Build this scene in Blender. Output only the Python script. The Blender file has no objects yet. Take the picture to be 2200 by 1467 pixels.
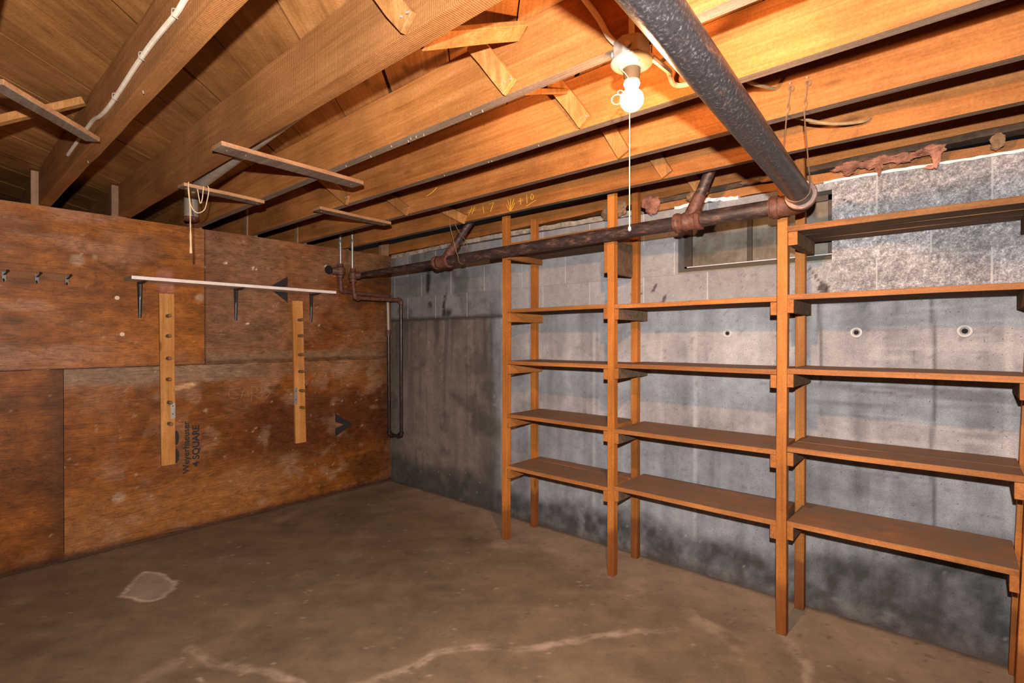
import bpy, bmesh, math, random
import numpy as np
from mathutils import Vector, Matrix
random.seed(7)
SC = bpy.context.scene
COL = SC.collection

# ------------------------------------------------------------------ camera, world, light, exposure
FPX = 1102.6
yaw, pitch = math.radians(41.23), math.radians(-0.248)
cam_d = bpy.data.cameras.new('camera'); cam = bpy.data.objects.new('camera', cam_d); COL.objects.link(cam)
cam_d.sensor_fit = 'HORIZONTAL'; cam_d.sensor_width = 36.0
cam_d.lens = FPX / 2200 * 36.0
cam_d.clip_start = 0.05; cam_d.clip_end = 60
cam.location = (4.253, -3.037, 1.3935)
cam.rotation_euler = (math.pi / 2 + pitch, 0, yaw)
SC.camera = cam

world = bpy.data.worlds.new('basement_dark'); SC.world = world
world.use_nodes = True
world.node_tree.nodes['Background'].inputs[0].default_value = (0.02, 0.018, 0.016, 1)
world.node_tree.nodes['Background'].inputs[1].default_value = 0.3

# the photographer's flash: the hard shadows just above every joist come from here
fl_d = bpy.data.lights.new('camera_flash', 'SPOT'); flash = bpy.data.objects.new('camera_flash', fl_d); COL.objects.link(flash)
flash.location = (4.29, -3.10, 1.59)
fl_d.energy = 600; fl_d.color = (1.0, 0.985, 0.965); fl_d.shadow_soft_size = 0.018
fl_d.spot_size = math.radians(176); fl_d.spot_blend = 1.0
aim = Vector((1.35, 0.0, 2.0)) - flash.location
flash.rotation_euler = aim.to_track_quat('-Z', 'Y').to_euler()
BULB_POWER = 112.0
BULB_COLOR = (1.0, 0.52, 0.24)

SC.view_settings.view_transform = 'Standard'; SC.view_settings.look = 'None'
SC.view_settings.gamma = 1.0; SC.view_settings.use_curve_mapping = False
SC.view_settings.exposure = 0.0

# ------------------------------------------------------------------ mesh helpers
class MB:
    """collects shapes in world coordinates; build() links them as one mesh object"""
    def __init__(s): s.v = []; s.f = []
    def add(s, vs, fs):
        n = len(s.v); s.v += [tuple(p) for p in vs]; s.f += [tuple(i + n for i in f) for f in fs]; return s
    def box(s, x0, x1, y0, y1, z0, z1):
        return s.add([(x0,y0,z0),(x1,y0,z0),(x1,y1,z0),(x0,y1,z0),(x0,y0,z1),(x1,y0,z1),(x1,y1,z1),(x0,y1,z1)],
                     [(0,3,2,1),(4,5,6,7),(0,1,5,4),(1,2,6,5),(2,3,7,6),(3,0,4,7)])
    def beam(s, p, q, w, h, up=(0,0,1), seg=1, wob=0.0, seed=0):
        """a board of width w (sideways) and height h (along up) from p to q, with a little warp"""
        p, q = Vector(p), Vector(q); d = (q - p).normalized(); up = Vector(up)
        side = d.cross(up).normalized(); u = side.cross(d).normalized()
        rnd = random.Random(seed); vs = []; fs = []
        ph = [rnd.uniform(0, 6.28) for _ in range(4)]
        for i in range(seg + 1):
            t = i / seg; c = p.lerp(q, t)
            o = wob * (math.sin(ph[0] + 5*t) * side + math.sin(ph[1] + 7*t) * u) if wob else Vector()
            k = (lambda: rnd.uniform(-1, 1) * wob * 0.5) if wob else (lambda: 0)
            for a, b in ((-1,-1),(1,-1),(1,1),(-1,1)):
                vs.append(c + o + side*(a*w/2 + k()) + u*(b*h/2 + k()))
        for i in range(seg):
            b = 4*i
            for j in range(4):
                fs.append((b+j, b+(j+1)%4, b+4+(j+1)%4, b+4+j))
        fs.append((3,2,1,0)); e = 4*seg; fs.append((e, e+1, e+2, e+3))
        return s.add(vs, fs)
    def ring(s, c, axis, r, n, ref=None):
        axis = Vector(axis).normalized()
        a = axis.orthogonal().normalized() if ref is None else (Vector(ref) - axis*Vector(ref).dot(axis)).normalized()
        b = axis.cross(a)
        return [Vector(c) + r*(math.cos(2*math.pi*i/n)*a + math.sin(2*math.pi*i/n)*b) for i in range(n)]
    def rev(s, c, axis, prof, n=24, caps=True):
        """surface of revolution: prof = [(distance along axis, radius)...]"""
        axis = Vector(axis).normalized(); vs = []; fs = []
        for t, r in prof: vs += s.ring(Vector(c) + axis*t, axis, max(r, 1e-5), n)
        for k in range(len(prof)-1):
            for i in range(n):
                fs.append((k*n+i, k*n+(i+1)%n, (k+1)*n+(i+1)%n, (k+1)*n+i))
        if caps:
            fs.append(tuple(range(n-1, -1, -1))); m = (len(prof)-1)*n; fs.append(tuple(m+i for i in range(n)))
        return s.add(vs, fs)
    def cyl(s, p, q, r, n=16, r2=None):
        p, q = Vector(p), Vector(q)
        return s.rev(p, q-p, [(0, r), ((q-p).length, r if r2 is None else r2)], n)
    def tube(s, pts, r, n=8, smooth=6, radii=None):
        P = [Vector(p) for p in pts]
        if smooth and len(P) > 2:
            Q = []
            for i in range(len(P)-1):
                p0 = P[max(i-1,0)]; p1 = P[i]; p2 = P[i+1]; p3 = P[min(i+2,len(P)-1)]
                for k in range(smooth):
                    t = k/smooth
                    Q.append(0.5*((2*p1) + (p2-p0)*t + (2*p0-5*p1+4*p2-p3)*t*t + (3*p1-p0-3*p2+p3)*t**3))
            Q.append(P[-1]); P = Q
        vs = []; fs = []; ref = None
        for i, p in enumerate(P):
            d = (P[min(i+1,len(P)-1)] - P[max(i-1,0)])
            if d.length < 1e-9: d = Vector((0,0,1))
            d.normalize()
            if ref is None: ref = d.orthogonal()
            ref = (ref - d*ref.dot(d))
            if ref.length < 1e-6: ref = d.orthogonal()
            ref.normalize(); b = d.cross(ref)
            rr = r if radii is None else radii[min(int(i/len(P)*len(radii)), len(radii)-1)]
            for k in range(n):
                a = 2*math.pi*k/n; vs.append(p + rr*(math.cos(a)*ref + math.sin(a)*b))
        for i in range(len(P)-1):
            for k in range(n):
                fs.append((i*n+k, i*n+(k+1)%n, (i+1)*n+(k+1)%n, (i+1)*n+k))
        fs.append(tuple(range(n-1,-1,-1))); m=(len(P)-1)*n; fs.append(tuple(m+k for k in range(n)))
        return s.add(vs, fs)
    def torus(s, c, axis, R, r, n=32, m=8):
        axis = Vector(axis).normalized(); a = axis.orthogonal().normalized(); b = axis.cross(a); vs=[]; fs=[]
        for i in range(n):
            t = 2*math.pi*i/n; d = math.cos(t)*a + math.sin(t)*b
            for k in range(m):
                u = 2*math.pi*k/m; vs.append(Vector(c) + d*(R + r*math.cos(u)) + axis*(r*math.sin(u)))
        for i in range(n):
            for k in range(m):
                fs.append((i*m+k, ((i+1)%n)*m+k, ((i+1)%n)*m+(k+1)%m, i*m+(k+1)%m))
        return s.add(vs, fs)
    def prism(s, poly, d):
        """flat polygon (list of 3-D points) extruded by the vector d"""
        n = len(poly); d = Vector(d); P = [Vector(p) for p in poly]
        return s.add(P + [p + d for p in P], [tuple(range(n-1,-1,-1)), tuple(range(n, 2*n))] + [(i,(i+1)%n,n+(i+1)%n,n+i) for i in range(n)])
    def blob(s, c, rad, seed=0, sub=3, rough=0.35):
        bm = bmesh.new(); bmesh.ops.create_icosphere(bm, subdivisions=sub, radius=1.0)
        from mathutils import noise
        off = Vector((seed*3.7, seed*1.3, seed*7.1)); vs = []
        for v in bm.verts:
            k = 1 + rough*noise.noise(v.co*1.6 + off) + 0.5*rough*noise.noise(v.co*4.1 + off) + 0.3*rough*noise.noise(v.co*9 + off)
            vs.append((c[0]+v.co.x*rad[0]*k, c[1]+v.co.y*rad[1]*k, c[2]+v.co.z*rad[2]*k))
        fs = [tuple(v.index for v in f.verts) for f in bm.faces]; bm.free()
        return s.add(vs, fs)
    def build(s, name, mat, parent=None, loc=None, bevel=0.0, smooth=False, uv=None):
        me = bpy.data.meshes.new(name)
        V = np.array(s.v, dtype=float)
        if loc is None:
            lo, hi = V.min(0), V.max(0); loc = ((lo[0]+hi[0])/2, (lo[1]+hi[1])/2, lo[2])
        loc = Vector(loc)
        me.from_pydata([tuple(p) for p in V - np.array(loc)], [], s.f)
        bm = bmesh.new(); bm.from_mesh(me)
        bmesh.ops.recalc_face_normals(bm, faces=bm.faces)
        if bevel: bmesh.ops.bevel(bm, geom=list(bm.edges), offset=bevel, segments=1, affect='EDGES', clamp_overlap=True)
        bm.to_mesh(me); bm.free()
        if smooth:
            me.polygons.foreach_set('use_smooth', [True]*len(me.polygons))
            try: me.set_sharp_from_angle(angle=math.radians(40))
            except Exception: pass
        me.materials.append(mat)
        o = bpy.data.objects.new(name, me); COL.objects.link(o)
        o.location = loc
        if parent is not None:
            o.parent = parent; o.location = loc - wloc(parent)
        return o

def wloc(o):
    l = Vector(o.location)
    while o.parent is not None: o = o.parent; l += o.location
    return l
def tag(o, label, cat, group=None):
    o['label'] = label; o['category'] = cat
    if group: o['group'] = group
    return o
def thing(name, loc, label, cat, group=None):
    o = bpy.data.objects.new(name, None); COL.objects.link(o); o.location = loc; o.empty_display_size = 0.1
    return tag(o, label, cat, group)
def structure(o):
    o['kind'] = 'structure'; return o

# ------------------------------------------------------------------ materials
def new_mat(name):
    m = bpy.data.materials.new(name); m.use_nodes = True
    nt = m.node_tree; return m, nt, nt.nodes['Principled BSDF']
def N(nt, t, **kw):
    n = nt.nodes.new(t)
    for k, v in kw.items():
        if k.startswith('i_'):
            n.inputs[k[2:]].default_value = v
        else: setattr(n, k, v)
    return n
def L(nt, a, b): nt.links.new(a, b)
def ramp(nt, stops, interp='LINEAR'):
    r = nt.nodes.new('ShaderNodeValToRGB'); cr = r.color_ramp; cr.interpolation = interp
    while len(cr.elements) < len(stops): cr.elements.new(0.5)
    for e, (p, c) in zip(cr.elements, stops):
        e.position = p; e.color = tuple(c) + (1,) if len(c) == 3 else c
    return r
def mixc(nt, a, b, f, mode='MIX'):
    m = nt.nodes.new('ShaderNodeMix'); m.data_type = 'RGBA'; m.blend_type = mode
    for sock, val in ((m.inputs[6], a), (m.inputs[7], b), (m.inputs[0], f)):
        if hasattr(val, 'is_output'): nt.links.new(val, sock)
        else: sock.default_value = val if isinstance(val, (int, float)) else (tuple(val) + (1,) if len(val) == 3 else val)
    return m.outputs[2]
def mth(nt, op, a, b=None, c=None):
    m = nt.nodes.new('ShaderNodeMath'); m.operation = op
    for i, val in enumerate((a, b, c)):
        if val is None: continue
        if hasattr(val, 'is_output'): nt.links.new(val, m.inputs[i])
        else: m.inputs[i].default_value = val
    return m.outputs[0]

def wood(name, dark, mid, light, axis='x', rough=0.6, saw=0.0, sawfreq=90, knots=0.5, var=0.25, bump=0.25, spec=0.16, dust=0.0, foot=0.0):
    """long-grained lumber; axis = the direction of the grain in object space"""
    m, nt, b = new_mat(name)
    tc = N(nt, 'ShaderNodeTexCoord'); oi = N(nt, 'ShaderNodeObjectInfo')
    off = N(nt, 'ShaderNodeVectorMath', operation='SCALE'); off.inputs[0].default_value = (37.0, 19.0, 53.0); L(nt, oi.outputs['Random'], off.inputs['Scale'])
    add = N(nt, 'ShaderNodeVectorMath', operation='ADD'); L(nt, tc.outputs['Object'], add.inputs[0]); L(nt, off.outputs[0], add.inputs[1])
    mp = N(nt, 'ShaderNodeMapping'); L(nt, add.outputs[0], mp.inputs[0])
    s = {'x': (0.9, 14, 14), 'y': (14, 0.9, 14), 'z': (14, 14, 0.9)}[axis]; mp.inputs['Scale'].default_value = s
    n1 = N(nt, 'ShaderNodeTexNoise', i_Scale=1.6, i_Detail=6.0, i_Roughness=0.62, i_Distortion=0.8); L(nt, mp.outputs[0], n1.inputs['Vector'])
    mp2 = N(nt, 'ShaderNodeMapping'); L(nt, add.outputs[0], mp2.inputs[0])
    mp2.inputs['Scale'].default_value = {'x': (1.5, 90, 90), 'y': (90, 1.5, 90), 'z': (90, 90, 1.5)}[axis]
    n2 = N(nt, 'ShaderNodeTexNoise', i_Scale=1.5, i_Detail=4.0, i_Roughness=0.6); L(nt, mp2.outputs[0], n2.inputs['Vector'])
    g = mth(nt, 'ADD', mth(nt, 'MULTIPLY', n1.outputs[0], 0.65), mth(nt, 'MULTIPLY', n2.outputs[0], 0.35))
    r = ramp(nt, [(0.30, dark), (0.50, mid), (0.70, light)]); L(nt, g, r.inputs[0])
    big = N(nt, 'ShaderNodeTexNoise', i_Scale=1.7, i_Detail=5.0, i_Roughness=0.65); L(nt, add.outputs[0], big.inputs['Vector'])
    rb = ramp(nt, [(0.30, (1-var*1.6,)*3), (0.70, (1+var*0.5,)*3)]); L(nt, big.outputs[0], rb.inputs[0])
    col = mixc(nt, r.outputs[0], rb.outputs[0], 1.0, 'MULTIPLY')
    fine = N(nt, 'ShaderNodeTexNoise', i_Scale=120.0, i_Detail=3.0); L(nt, add.outputs[0], fine.inputs['Vector'])
    rf = ramp(nt, [(0.25, (0.72,)*3), (0.75, (1.18,)*3)]); L(nt, fine.outputs[0], rf.inputs[0])
    col = mixc(nt, col, rf.outputs[0], 0.7, 'MULTIPLY')
    # knots
    if knots:
        kv = N(nt, 'ShaderNodeTexVoronoi', i_Scale=1.0, feature='F1'); kv.inputs['Randomness'].default_value = 1.0
        mk = N(nt, 'ShaderNodeMapping'); L(nt, add.outputs[0], mk.inputs[0]); mk.inputs['Scale'].default_value = {'x': (2.2, 7, 7), 'y': (7, 2.2, 7), 'z': (7, 7, 2.2)}[axis]
        L(nt, mk.outputs[0], kv.inputs['Vector'])
        rk = ramp(nt, [(0.045, (1,)*3), (0.12, (0,)*3)]); L(nt, kv.outputs['Distance'], rk.inputs[0])
        col = mixc(nt, col, tuple(c*0.35 for c in dark), mth(nt, 'MULTIPLY', rk.outputs[0], knots))
    hgt = g
    if saw:
        wv = N(nt, 'ShaderNodeTexWave', wave_type='BANDS', bands_direction={'x':'X','y':'Y','z':'Z'}[axis], i_Scale=sawfreq/6.28, i_Distortion=1.2, i_Detail=2.0)
        wv.inputs['Detail Scale'].default_value = 1.5
        L(nt, add.outputs[0], wv.inputs['Vector'])
        rw = ramp(nt, [(0.2, (0.72,)*3), (0.8, (1.1,)*3)]); L(nt, wv.outputs[0], rw.inputs[0])
        col = mixc(nt, col, rw.outputs[0], saw, 'MULTIPLY')
        hgt = mth(nt, 'ADD', g, mth(nt, 'MULTIPLY', wv.outputs[0], saw))
    if dust:
        dn = N(nt, 'ShaderNodeTexNoise', i_Scale=9.0, i_Detail=6.0, i_Roughness=0.7); L(nt, add.outputs[0], dn.inputs['Vector'])
        rd = ramp(nt, [(0.30, (0.35,)*3), (0.60, (1,)*3)]); L(nt, dn.outputs[0], rd.inputs[0])
        ge = N(nt, 'ShaderNodeNewGeometry'); sz = N(nt, 'ShaderNodeSeparateXYZ'); L(nt, ge.outputs['True Normal'], sz.inputs[0])
        col = mixc(nt, col, (0.15, 0.096, 0.062), mth(nt, 'MULTIPLY', mth(nt, 'MULTIPLY', rd.outputs[0], dust), mth(nt, 'GREATER_THAN', sz.outputs[2], 0.5)))
    if foot:
        so = N(nt, 'ShaderNodeSeparateXYZ'); L(nt, tc.outputs['Object'], so.inputs[0])
        rz = ramp(nt, [(0.0, (1,)*3), (0.235, (0.85,)*3), (0.285, (0,)*3)]); L(nt, mth(nt, 'ADD', so.outputs[2], mth(nt, 'MULTIPLY', mth(nt, 'SUBTRACT', big.outputs[0], 0.5), 0.35)), rz.inputs[0])
        col = mixc(nt, col, (0.10, 0.026, 0.008), mth(nt, 'MULTIPLY', rz.outputs[0], foot))
    ov = mth(nt, 'ADD', mth(nt, 'MULTIPLY', oi.outputs['Random'], var*0.8), 1 - var*0.45)
    hs = N(nt, 'ShaderNodeHueSaturation'); L(nt, ov, hs.inputs['Value']); L(nt, col, hs.inputs['Color'])
    L(nt, hs.outputs[0], b.inputs['Base Color'])
    b.inputs['Roughness'].default_value = rough; b.inputs['Specular IOR Level'].default_value = spec
    bp = N(nt, 'ShaderNodeBump', i_Strength=bump, i_Distance=0.004); L(nt, hgt, bp.inputs['Height']); L(nt, bp.outputs[0], b.inputs['Normal'])
    return m

def plain(name, c, rough=0.6, metal=0.0, spec=0.4, nscale=30.0, c2=None, amount=0.5, bump=0.1, lo=0.4, hi=0.65):
    m, nt, b = new_mat(name)
    tc = N(nt, 'ShaderNodeTexCoord')
    n = N(nt, 'ShaderNodeTexNoise', i_Scale=nscale, i_Detail=6.0, i_Roughness=0.65); L(nt, tc.outputs['Object'], n.inputs['Vector'])
    c2 = c2 or tuple(x*0.7 for x in c)
    r = ramp(nt, [(lo, c2), (hi, c)]); L(nt, n.outputs[0], r.inputs[0])
    L(nt, mixc(nt, c, r.outputs[0], amount), b.inputs['Base Color'])
    b.inputs['Roughness'].default_value = rough; b.inputs['Metallic'].default_value = metal; b.inputs['Specular IOR Level'].default_value = spec
    if bump:
        bp = N(nt, 'ShaderNodeBump', i_Strength=bump, i_Distance=0.003); L(nt, n.outputs[0], bp.inputs['Height']); L(nt, bp.outputs[0], b.inputs['Normal'])
    return m

M = {}
M['joist'] = wood('joist_lumber', (0.22,0.075,0.018), (0.35,0.130,0.034), (0.44,0.185,0.058), 'x', rough=0.55, var=0.30, knots=0.6)
M['joist_rough'] = wood('rough_sawn_joist', (0.23,0.088,0.024), (0.33,0.132,0.040), (0.42,0.18,0.060), 'x', rough=0.7, saw=0.42, sawfreq=270, var=0.22, knots=0.25, bump=0.4)
M['joist_under'] = wood('grey_lumber', (0.13,0.085,0.058), (0.22,0.155,0.112), (0.31,0.23,0.17), 'x', rough=0.75, var=0.2, knots=0.0, spec=0.08)  # greyer lumber for the downward faces of joists and nailed boards
M['grey_brown_wood'] = wood('grey_brown_lumber', (0.105,0.062,0.036), (0.17,0.105,0.064), (0.24,0.16,0.10), 'x', rough=0.85, var=0.25, knots=0.2, spec=0.05)  # darker grey-brown lumber for cleat sides and shelf undersides
M['hub'] = plain('pale_rusty_hub', (0.30,0.175,0.135), 0.55, c2=(0.14,0.065,0.045), nscale=30, amount=0.8, bump=0.2)
M['brace'] = wood('bridging_lumber', (0.28,0.105,0.028), (0.42,0.175,0.050), (0.54,0.27,0.10), 'z', var=0.45, knots=0.3)
M['nailed'] = wood('old_board', (0.25,0.115,0.05), (0.36,0.18,0.085), (0.46,0.25,0.13), 'y', var=0.3, knots=0.3)
M['post'] = wood('shelf_post_fir', (0.30,0.092,0.016), (0.43,0.145,0.028), (0.53,0.205,0.046), 'z', var=0.25, knots=0.7, rough=0.55, foot=0.75)
M['cleat'] = wood('shelf_cleat_fir', (0.24,0.078,0.018), (0.36,0.125,0.030), (0.44,0.17,0.045), 'y', var=0.2, knots=0.3)
M['shelf'] = wood('shelf_plank_fir', (0.22,0.078,0.022), (0.34,0.125,0.034), (0.43,0.17,0.05), 'x', var=0.3, knots=0.5, dust=0.95)
M['peg_board'] = wood('pale_pine', (0.42,0.155,0.034), (0.58,0.245,0.062), (0.72,0.37,0.13), 'z', var=0.25, knots=0.8)
M['peg'] = plain('peg_dowel', (0.20,0.105,0.042), 0.6, c2=(0.09,0.045,0.018))
M['white_board'] = plain('white_laminate', (0.80,0.72,0.66), 0.5, c2=(0.62,0.50,0.42), nscale=18)
M['white_end'] = plain('particle_board', (0.32,0.27,0.22), 0.8, nscale=90)
M['black_steel'] = plain('black_enamel', (0.018,0.02,0.022), 0.35, spec=0.5, nscale=60, c2=(0.03,0.03,0.03), bump=0.02)
M['galv'] = plain('galvanised_steel', (0.50,0.49,0.46), 0.42, metal=0.75, c2=(0.26,0.24,0.22), nscale=40)
M['rust'] = plain('rusty_iron', (0.150,0.056,0.034), 0.6, c2=(0.055,0.020,0.013), nscale=45, bump=0.4, amount=0.9)
M['dark_pipe'] = plain('dark_copper_pipe', (0.050,0.028,0.020), 0.30, metal=0.2, c2=(0.014,0.010,0.009), nscale=25, amount=0.9)
M['dirt_metal'] = plain('dusty_metal', (0.35,0.29,0.23), 0.55, metal=0.3, c2=(0.22,0.16,0.12), nscale=20)
M['wire'] = plain('bare_wire', (0.30,0.17,0.10), 0.5, metal=0.5, nscale=60)
M['cable'] = plain('cloth_cable_white', (0.70,0.58,0.44), 0.6, c2=(0.52,0.40,0.28), nscale=25, bump=0)
M['old_cable'] = plain('cloth_cable_tan', (0.42,0.27,0.13), 0.7, c2=(0.24,0.15,0.07), nscale=50, bump=0)
M['string'] = plain('cotton_string', (0.62,0.46,0.27), 0.9, bump=0)
M['porcelain'] = plain('white_porcelain', (0.40,0.34,0.24), 0.35, c2=(0.30,0.24,0.16), nscale=20, bump=0)
M['box_metal'] = plain('junction_box_steel', (0.42,0.38,0.32), 0.5, metal=0.4, c2=(0.22,0.16,0.10), nscale=30)
M['socket'] = plain('brown_socket_shell', (0.13,0.070,0.032), 0.5, c2=(0.08,0.045,0.02), bump=0, spec=0.1)
M['black_ink'] = plain('black_stencil_ink', (0.012,0.010,0.012), 0.7, c2=(0.05,0.025,0.015), nscale=140, lo=0.3, hi=0.5, bump=0)
M['faded_ink'] = plain('faded_stencil_ink', (0.028,0.020,0.018), 0.7, c2=(0.11,0.05,0.025), nscale=160, lo=0.35, hi=0.55, amount=0.8, bump=0)
M['scratch'] = plain('scratched_plywood', (0.34,0.17,0.085), 0.8, bump=0)
M['chalk'] = plain('yellow_crayon', (0.75,0.42,0.03), 0.8, bump=0)
M['bead'] = plain('pale_plug', (0.66,0.48,0.32), 0.5, c2=(0.5,0.34,0.2))
M['insul_pink'] = plain('pink_fibreglass', (0.46,0.20,0.13), 0.95, c2=(0.13,0.055,0.03), nscale=9, amount=1.0, bump=0.6)
M['insul_tan'] = plain('dirty_fibreglass', (0.40,0.26,0.14), 0.95, c2=(0.12,0.06,0.03), nscale=9, amount=1.0, bump=0.6)
M['window_steel'] = plain('dark_steel_sash', (0.055,0.035,0.024), 0.55, c2=(0.025,0.016,0.012), nscale=30)
M['window_sill'] = plain('cement_sill', (0.20,0.175,0.14), 0.85, c2=(0.13,0.11,0.085), nscale=25)
M['sill_wood'] = wood('sill_plate_lumber', (0.30,0.115,0.04), (0.44,0.18,0.06), (0.55,0.26,0.10), 'x', var=0.35, knots=0.2, dust=0.4)
M['mortar_cap'] = plain('mortar_cap', (0.42,0.36,0.30), 0.9, c2=(0.20,0.155,0.11), nscale=22, amount=0.9, bump=0.5)
M['paint_white'] = plain('white_paint_drips', (0.78,0.76,0.74), 0.7, c2=(0.6,0.56,0.52), bump=0.3)
M['hole_black'] = plain('dark_hole', (0.008,0.007,0.007), 0.95, bump=0)
M['tie_ring'] = plain('cement_plug_ring', (0.50,0.48,0.46), 0.85, bump=0.3)
M['stud'] = wood('stud_lumber', (0.22,0.11,0.055), (0.32,0.17,0.09), (0.4,0.23,0.13), 'z', var=0.25, knots=0.3)
M['nail'] = plain('nail_steel', (0.45,0.40,0.34), 0.4, metal=0.6, bump=0)
M['web'] = plain('dusty_debris', (0.05,0.035,0.025), 0.95, bump=0)

# black iron drain pipe with rust freckles
m, nt, b = new_mat('black_iron_drain'); M['iron'] = m
tc = N(nt, 'ShaderNodeTexCoord')
mpi = N(nt, 'ShaderNodeMapping'); mpi.inputs['Scale'].default_value = (26, 5, 26); L(nt, tc.outputs['Object'], mpi.inputs[0])
n1 = N(nt, 'ShaderNodeTexNoise', i_Scale=1.3, i_Detail=8.0, i_Roughness=0.75); L(nt, mpi.outputs[0], n1.inputs['Vector'])
n2 = N(nt, 'ShaderNodeTexNoise', i_Scale=110.0, i_Detail=4.0, i_Roughness=0.7); L(nt, tc.outputs['Object'], n2.inputs['Vector'])
r1 = ramp(nt, [(0.60, (0,)*3), (0.68, (1,)*3)]); L(nt, n1.outputs[0], r1.inputs[0])
r2 = ramp(nt, [(0.35, (0.020,0.017,0.018)), (0.56, (0.040,0.034,0.035)), (0.76, (0.22,0.19,0.18))]); L(nt, n2.outputs[0], r2.inputs[0])
L(nt, mixc(nt, r2.outputs[0], (0.22,0.085,0.048), mth(nt, 'MULTIPLY', r1.outputs[0], 0.75)), b.inputs['Base Color'])
b.inputs['Roughness'].default_value = 0.38; b.inputs['Specular IOR Level'].default_value = 0.6; b.inputs['Metallic'].default_value = 0.1
bp = N(nt, 'ShaderNodeBump', i_Strength=0.25, i_Distance=0.002); L(nt, n2.outputs[0], bp.inputs['Height']); L(nt, bp.outputs[0], b.inputs['Normal'])
# the wall run: the same iron, browner
m, nt, b = new_mat('brown_iron_drain'); M['iron_brown'] = m
tc = N(nt, 'ShaderNodeTexCoord'); mp = N(nt, 'ShaderNodeMapping'); mp.inputs['Scale'].default_value = (9, 30, 30); L(nt, tc.outputs['Object'], mp.inputs[0])
n1 = N(nt, 'ShaderNodeTexNoise', i_Scale=1.4, i_Detail=8.0, i_Roughness=0.72); L(nt, mp.outputs[0], n1.inputs['Vector'])
r1 = ramp(nt, [(0.40, (0.018,0.012,0.012)), (0.54, (0.048,0.027,0.022)), (0.70, (0.19,0.095,0.062))]); L(nt, n1.outputs[0], r1.inputs[0])
L(nt, r1.outputs[0], b.inputs['Base Color']); b.inputs['Roughness'].default_value = 0.5; b.inputs['Specular IOR Level'].default_value = 0.5
bp = N(nt, 'ShaderNodeBump', i_Strength=0.4, i_Distance=0.003); L(nt, n1.outputs[0], bp.inputs['Height']); L(nt, bp.outputs[0], b.inputs['Normal'])
# lit bulb
m, nt, b = new_mat('lit_bulb_glass'); M['bulb'] = m
nt.nodes.remove(b); em = N(nt, 'ShaderNodeEmission'); em.inputs[0].default_value = (1.0, 0.72, 0.36, 1); em.inputs[1].default_value = 5.0
tr = N(nt, 'ShaderNodeBsdfTransparent'); ad = N(nt, 'ShaderNodeAddShader'); L(nt, em.outputs[0], ad.inputs[0]); L(nt, tr.outputs[0], ad.inputs[1])
L(nt, ad.outputs[0], nt.nodes['Material Output'].inputs[0])
# dirty window glass
m, nt, b = new_mat('dirty_window_glass'); M['glass'] = m
tc = N(nt, 'ShaderNodeTexCoord')
n1 = N(nt, 'ShaderNodeTexNoise', i_Scale=7.0, i_Detail=7.0, i_Roughness=0.65); L(nt, tc.outputs['Object'], n1.inputs['Vector'])
r1 = ramp(nt, [(0.34, (0.085,0.065,0.042)), (0.50, (0.16,0.132,0.10)), (0.68, (0.24,0.215,0.18))]); L(nt, n1.outputs[0], r1.inputs[0])
L(nt, r1.outputs[0], b.inputs['Base Color']); b.inputs['Roughness'].default_value = 0.35; b.inputs['Specular IOR Level'].default_value = 0.5
b.inputs['Transmission Weight'].default_value = 0.12; b.inputs['IOR'].default_value = 1.45

# ------------------------------------------------------------------ painted grids: stains, dirt, wear and some flash falloff computed on dense meshes
def vnoise(x, y, seed):
    rs = np.random.RandomState(seed); T = rs.rand(64, 64)
    xi = np.floor(x).astype(int); yi = np.floor(y).astype(int); fx = x-xi; fy = y-yi
    fx = fx*fx*(3-2*fx); fy = fy*fy*(3-2*fy)
    g = lambda a, b_: T[a % 64, b_ % 64]
    return (g(xi,yi)*(1-fx)+g(xi+1,yi)*fx)*(1-fy) + (g(xi,yi+1)*(1-fx)+g(xi+1,yi+1)*fx)*fy
def fbm(x, y, sx, sy, seed, octv=5):
    o = 0; a = 0.5; t = 0
    for k in range(octv):
        o = o + a*vnoise(x*sx*2**k + 17.3*k, y*sy*2**k + 9.1*k, seed+k); t += a; a *= 0.55
    return o/t
def sst(a, b_, x):
    t = np.clip((x-a)/(b_-a), 0, 1); return t*t*(3-2*t)
def dline(x, y, pts):
    d = np.full(x.shape, 1e9)
    for (ax, ay), (bx, by) in zip(pts[:-1], pts[1:]):
        vx, vy = bx-ax, by-ay; t = np.clip(((x-ax)*vx+(y-ay)*vy)/(vx*vx+vy*vy+1e-12), 0, 1)
        d = np.minimum(d, np.hypot(x-ax-t*vx, y-ay-t*vy))
    return d
def inpoly(x, y, P):
    c = np.zeros(x.shape, bool)
    for (ax, ay), (bx, by) in zip(P, P[1:]+P[:1]):
        k = ((ay > y) != (by > y)) & (x < (bx-ax)*(y-ay)/((by-ay)+1e-12)+ax); c ^= k
    return c
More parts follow.
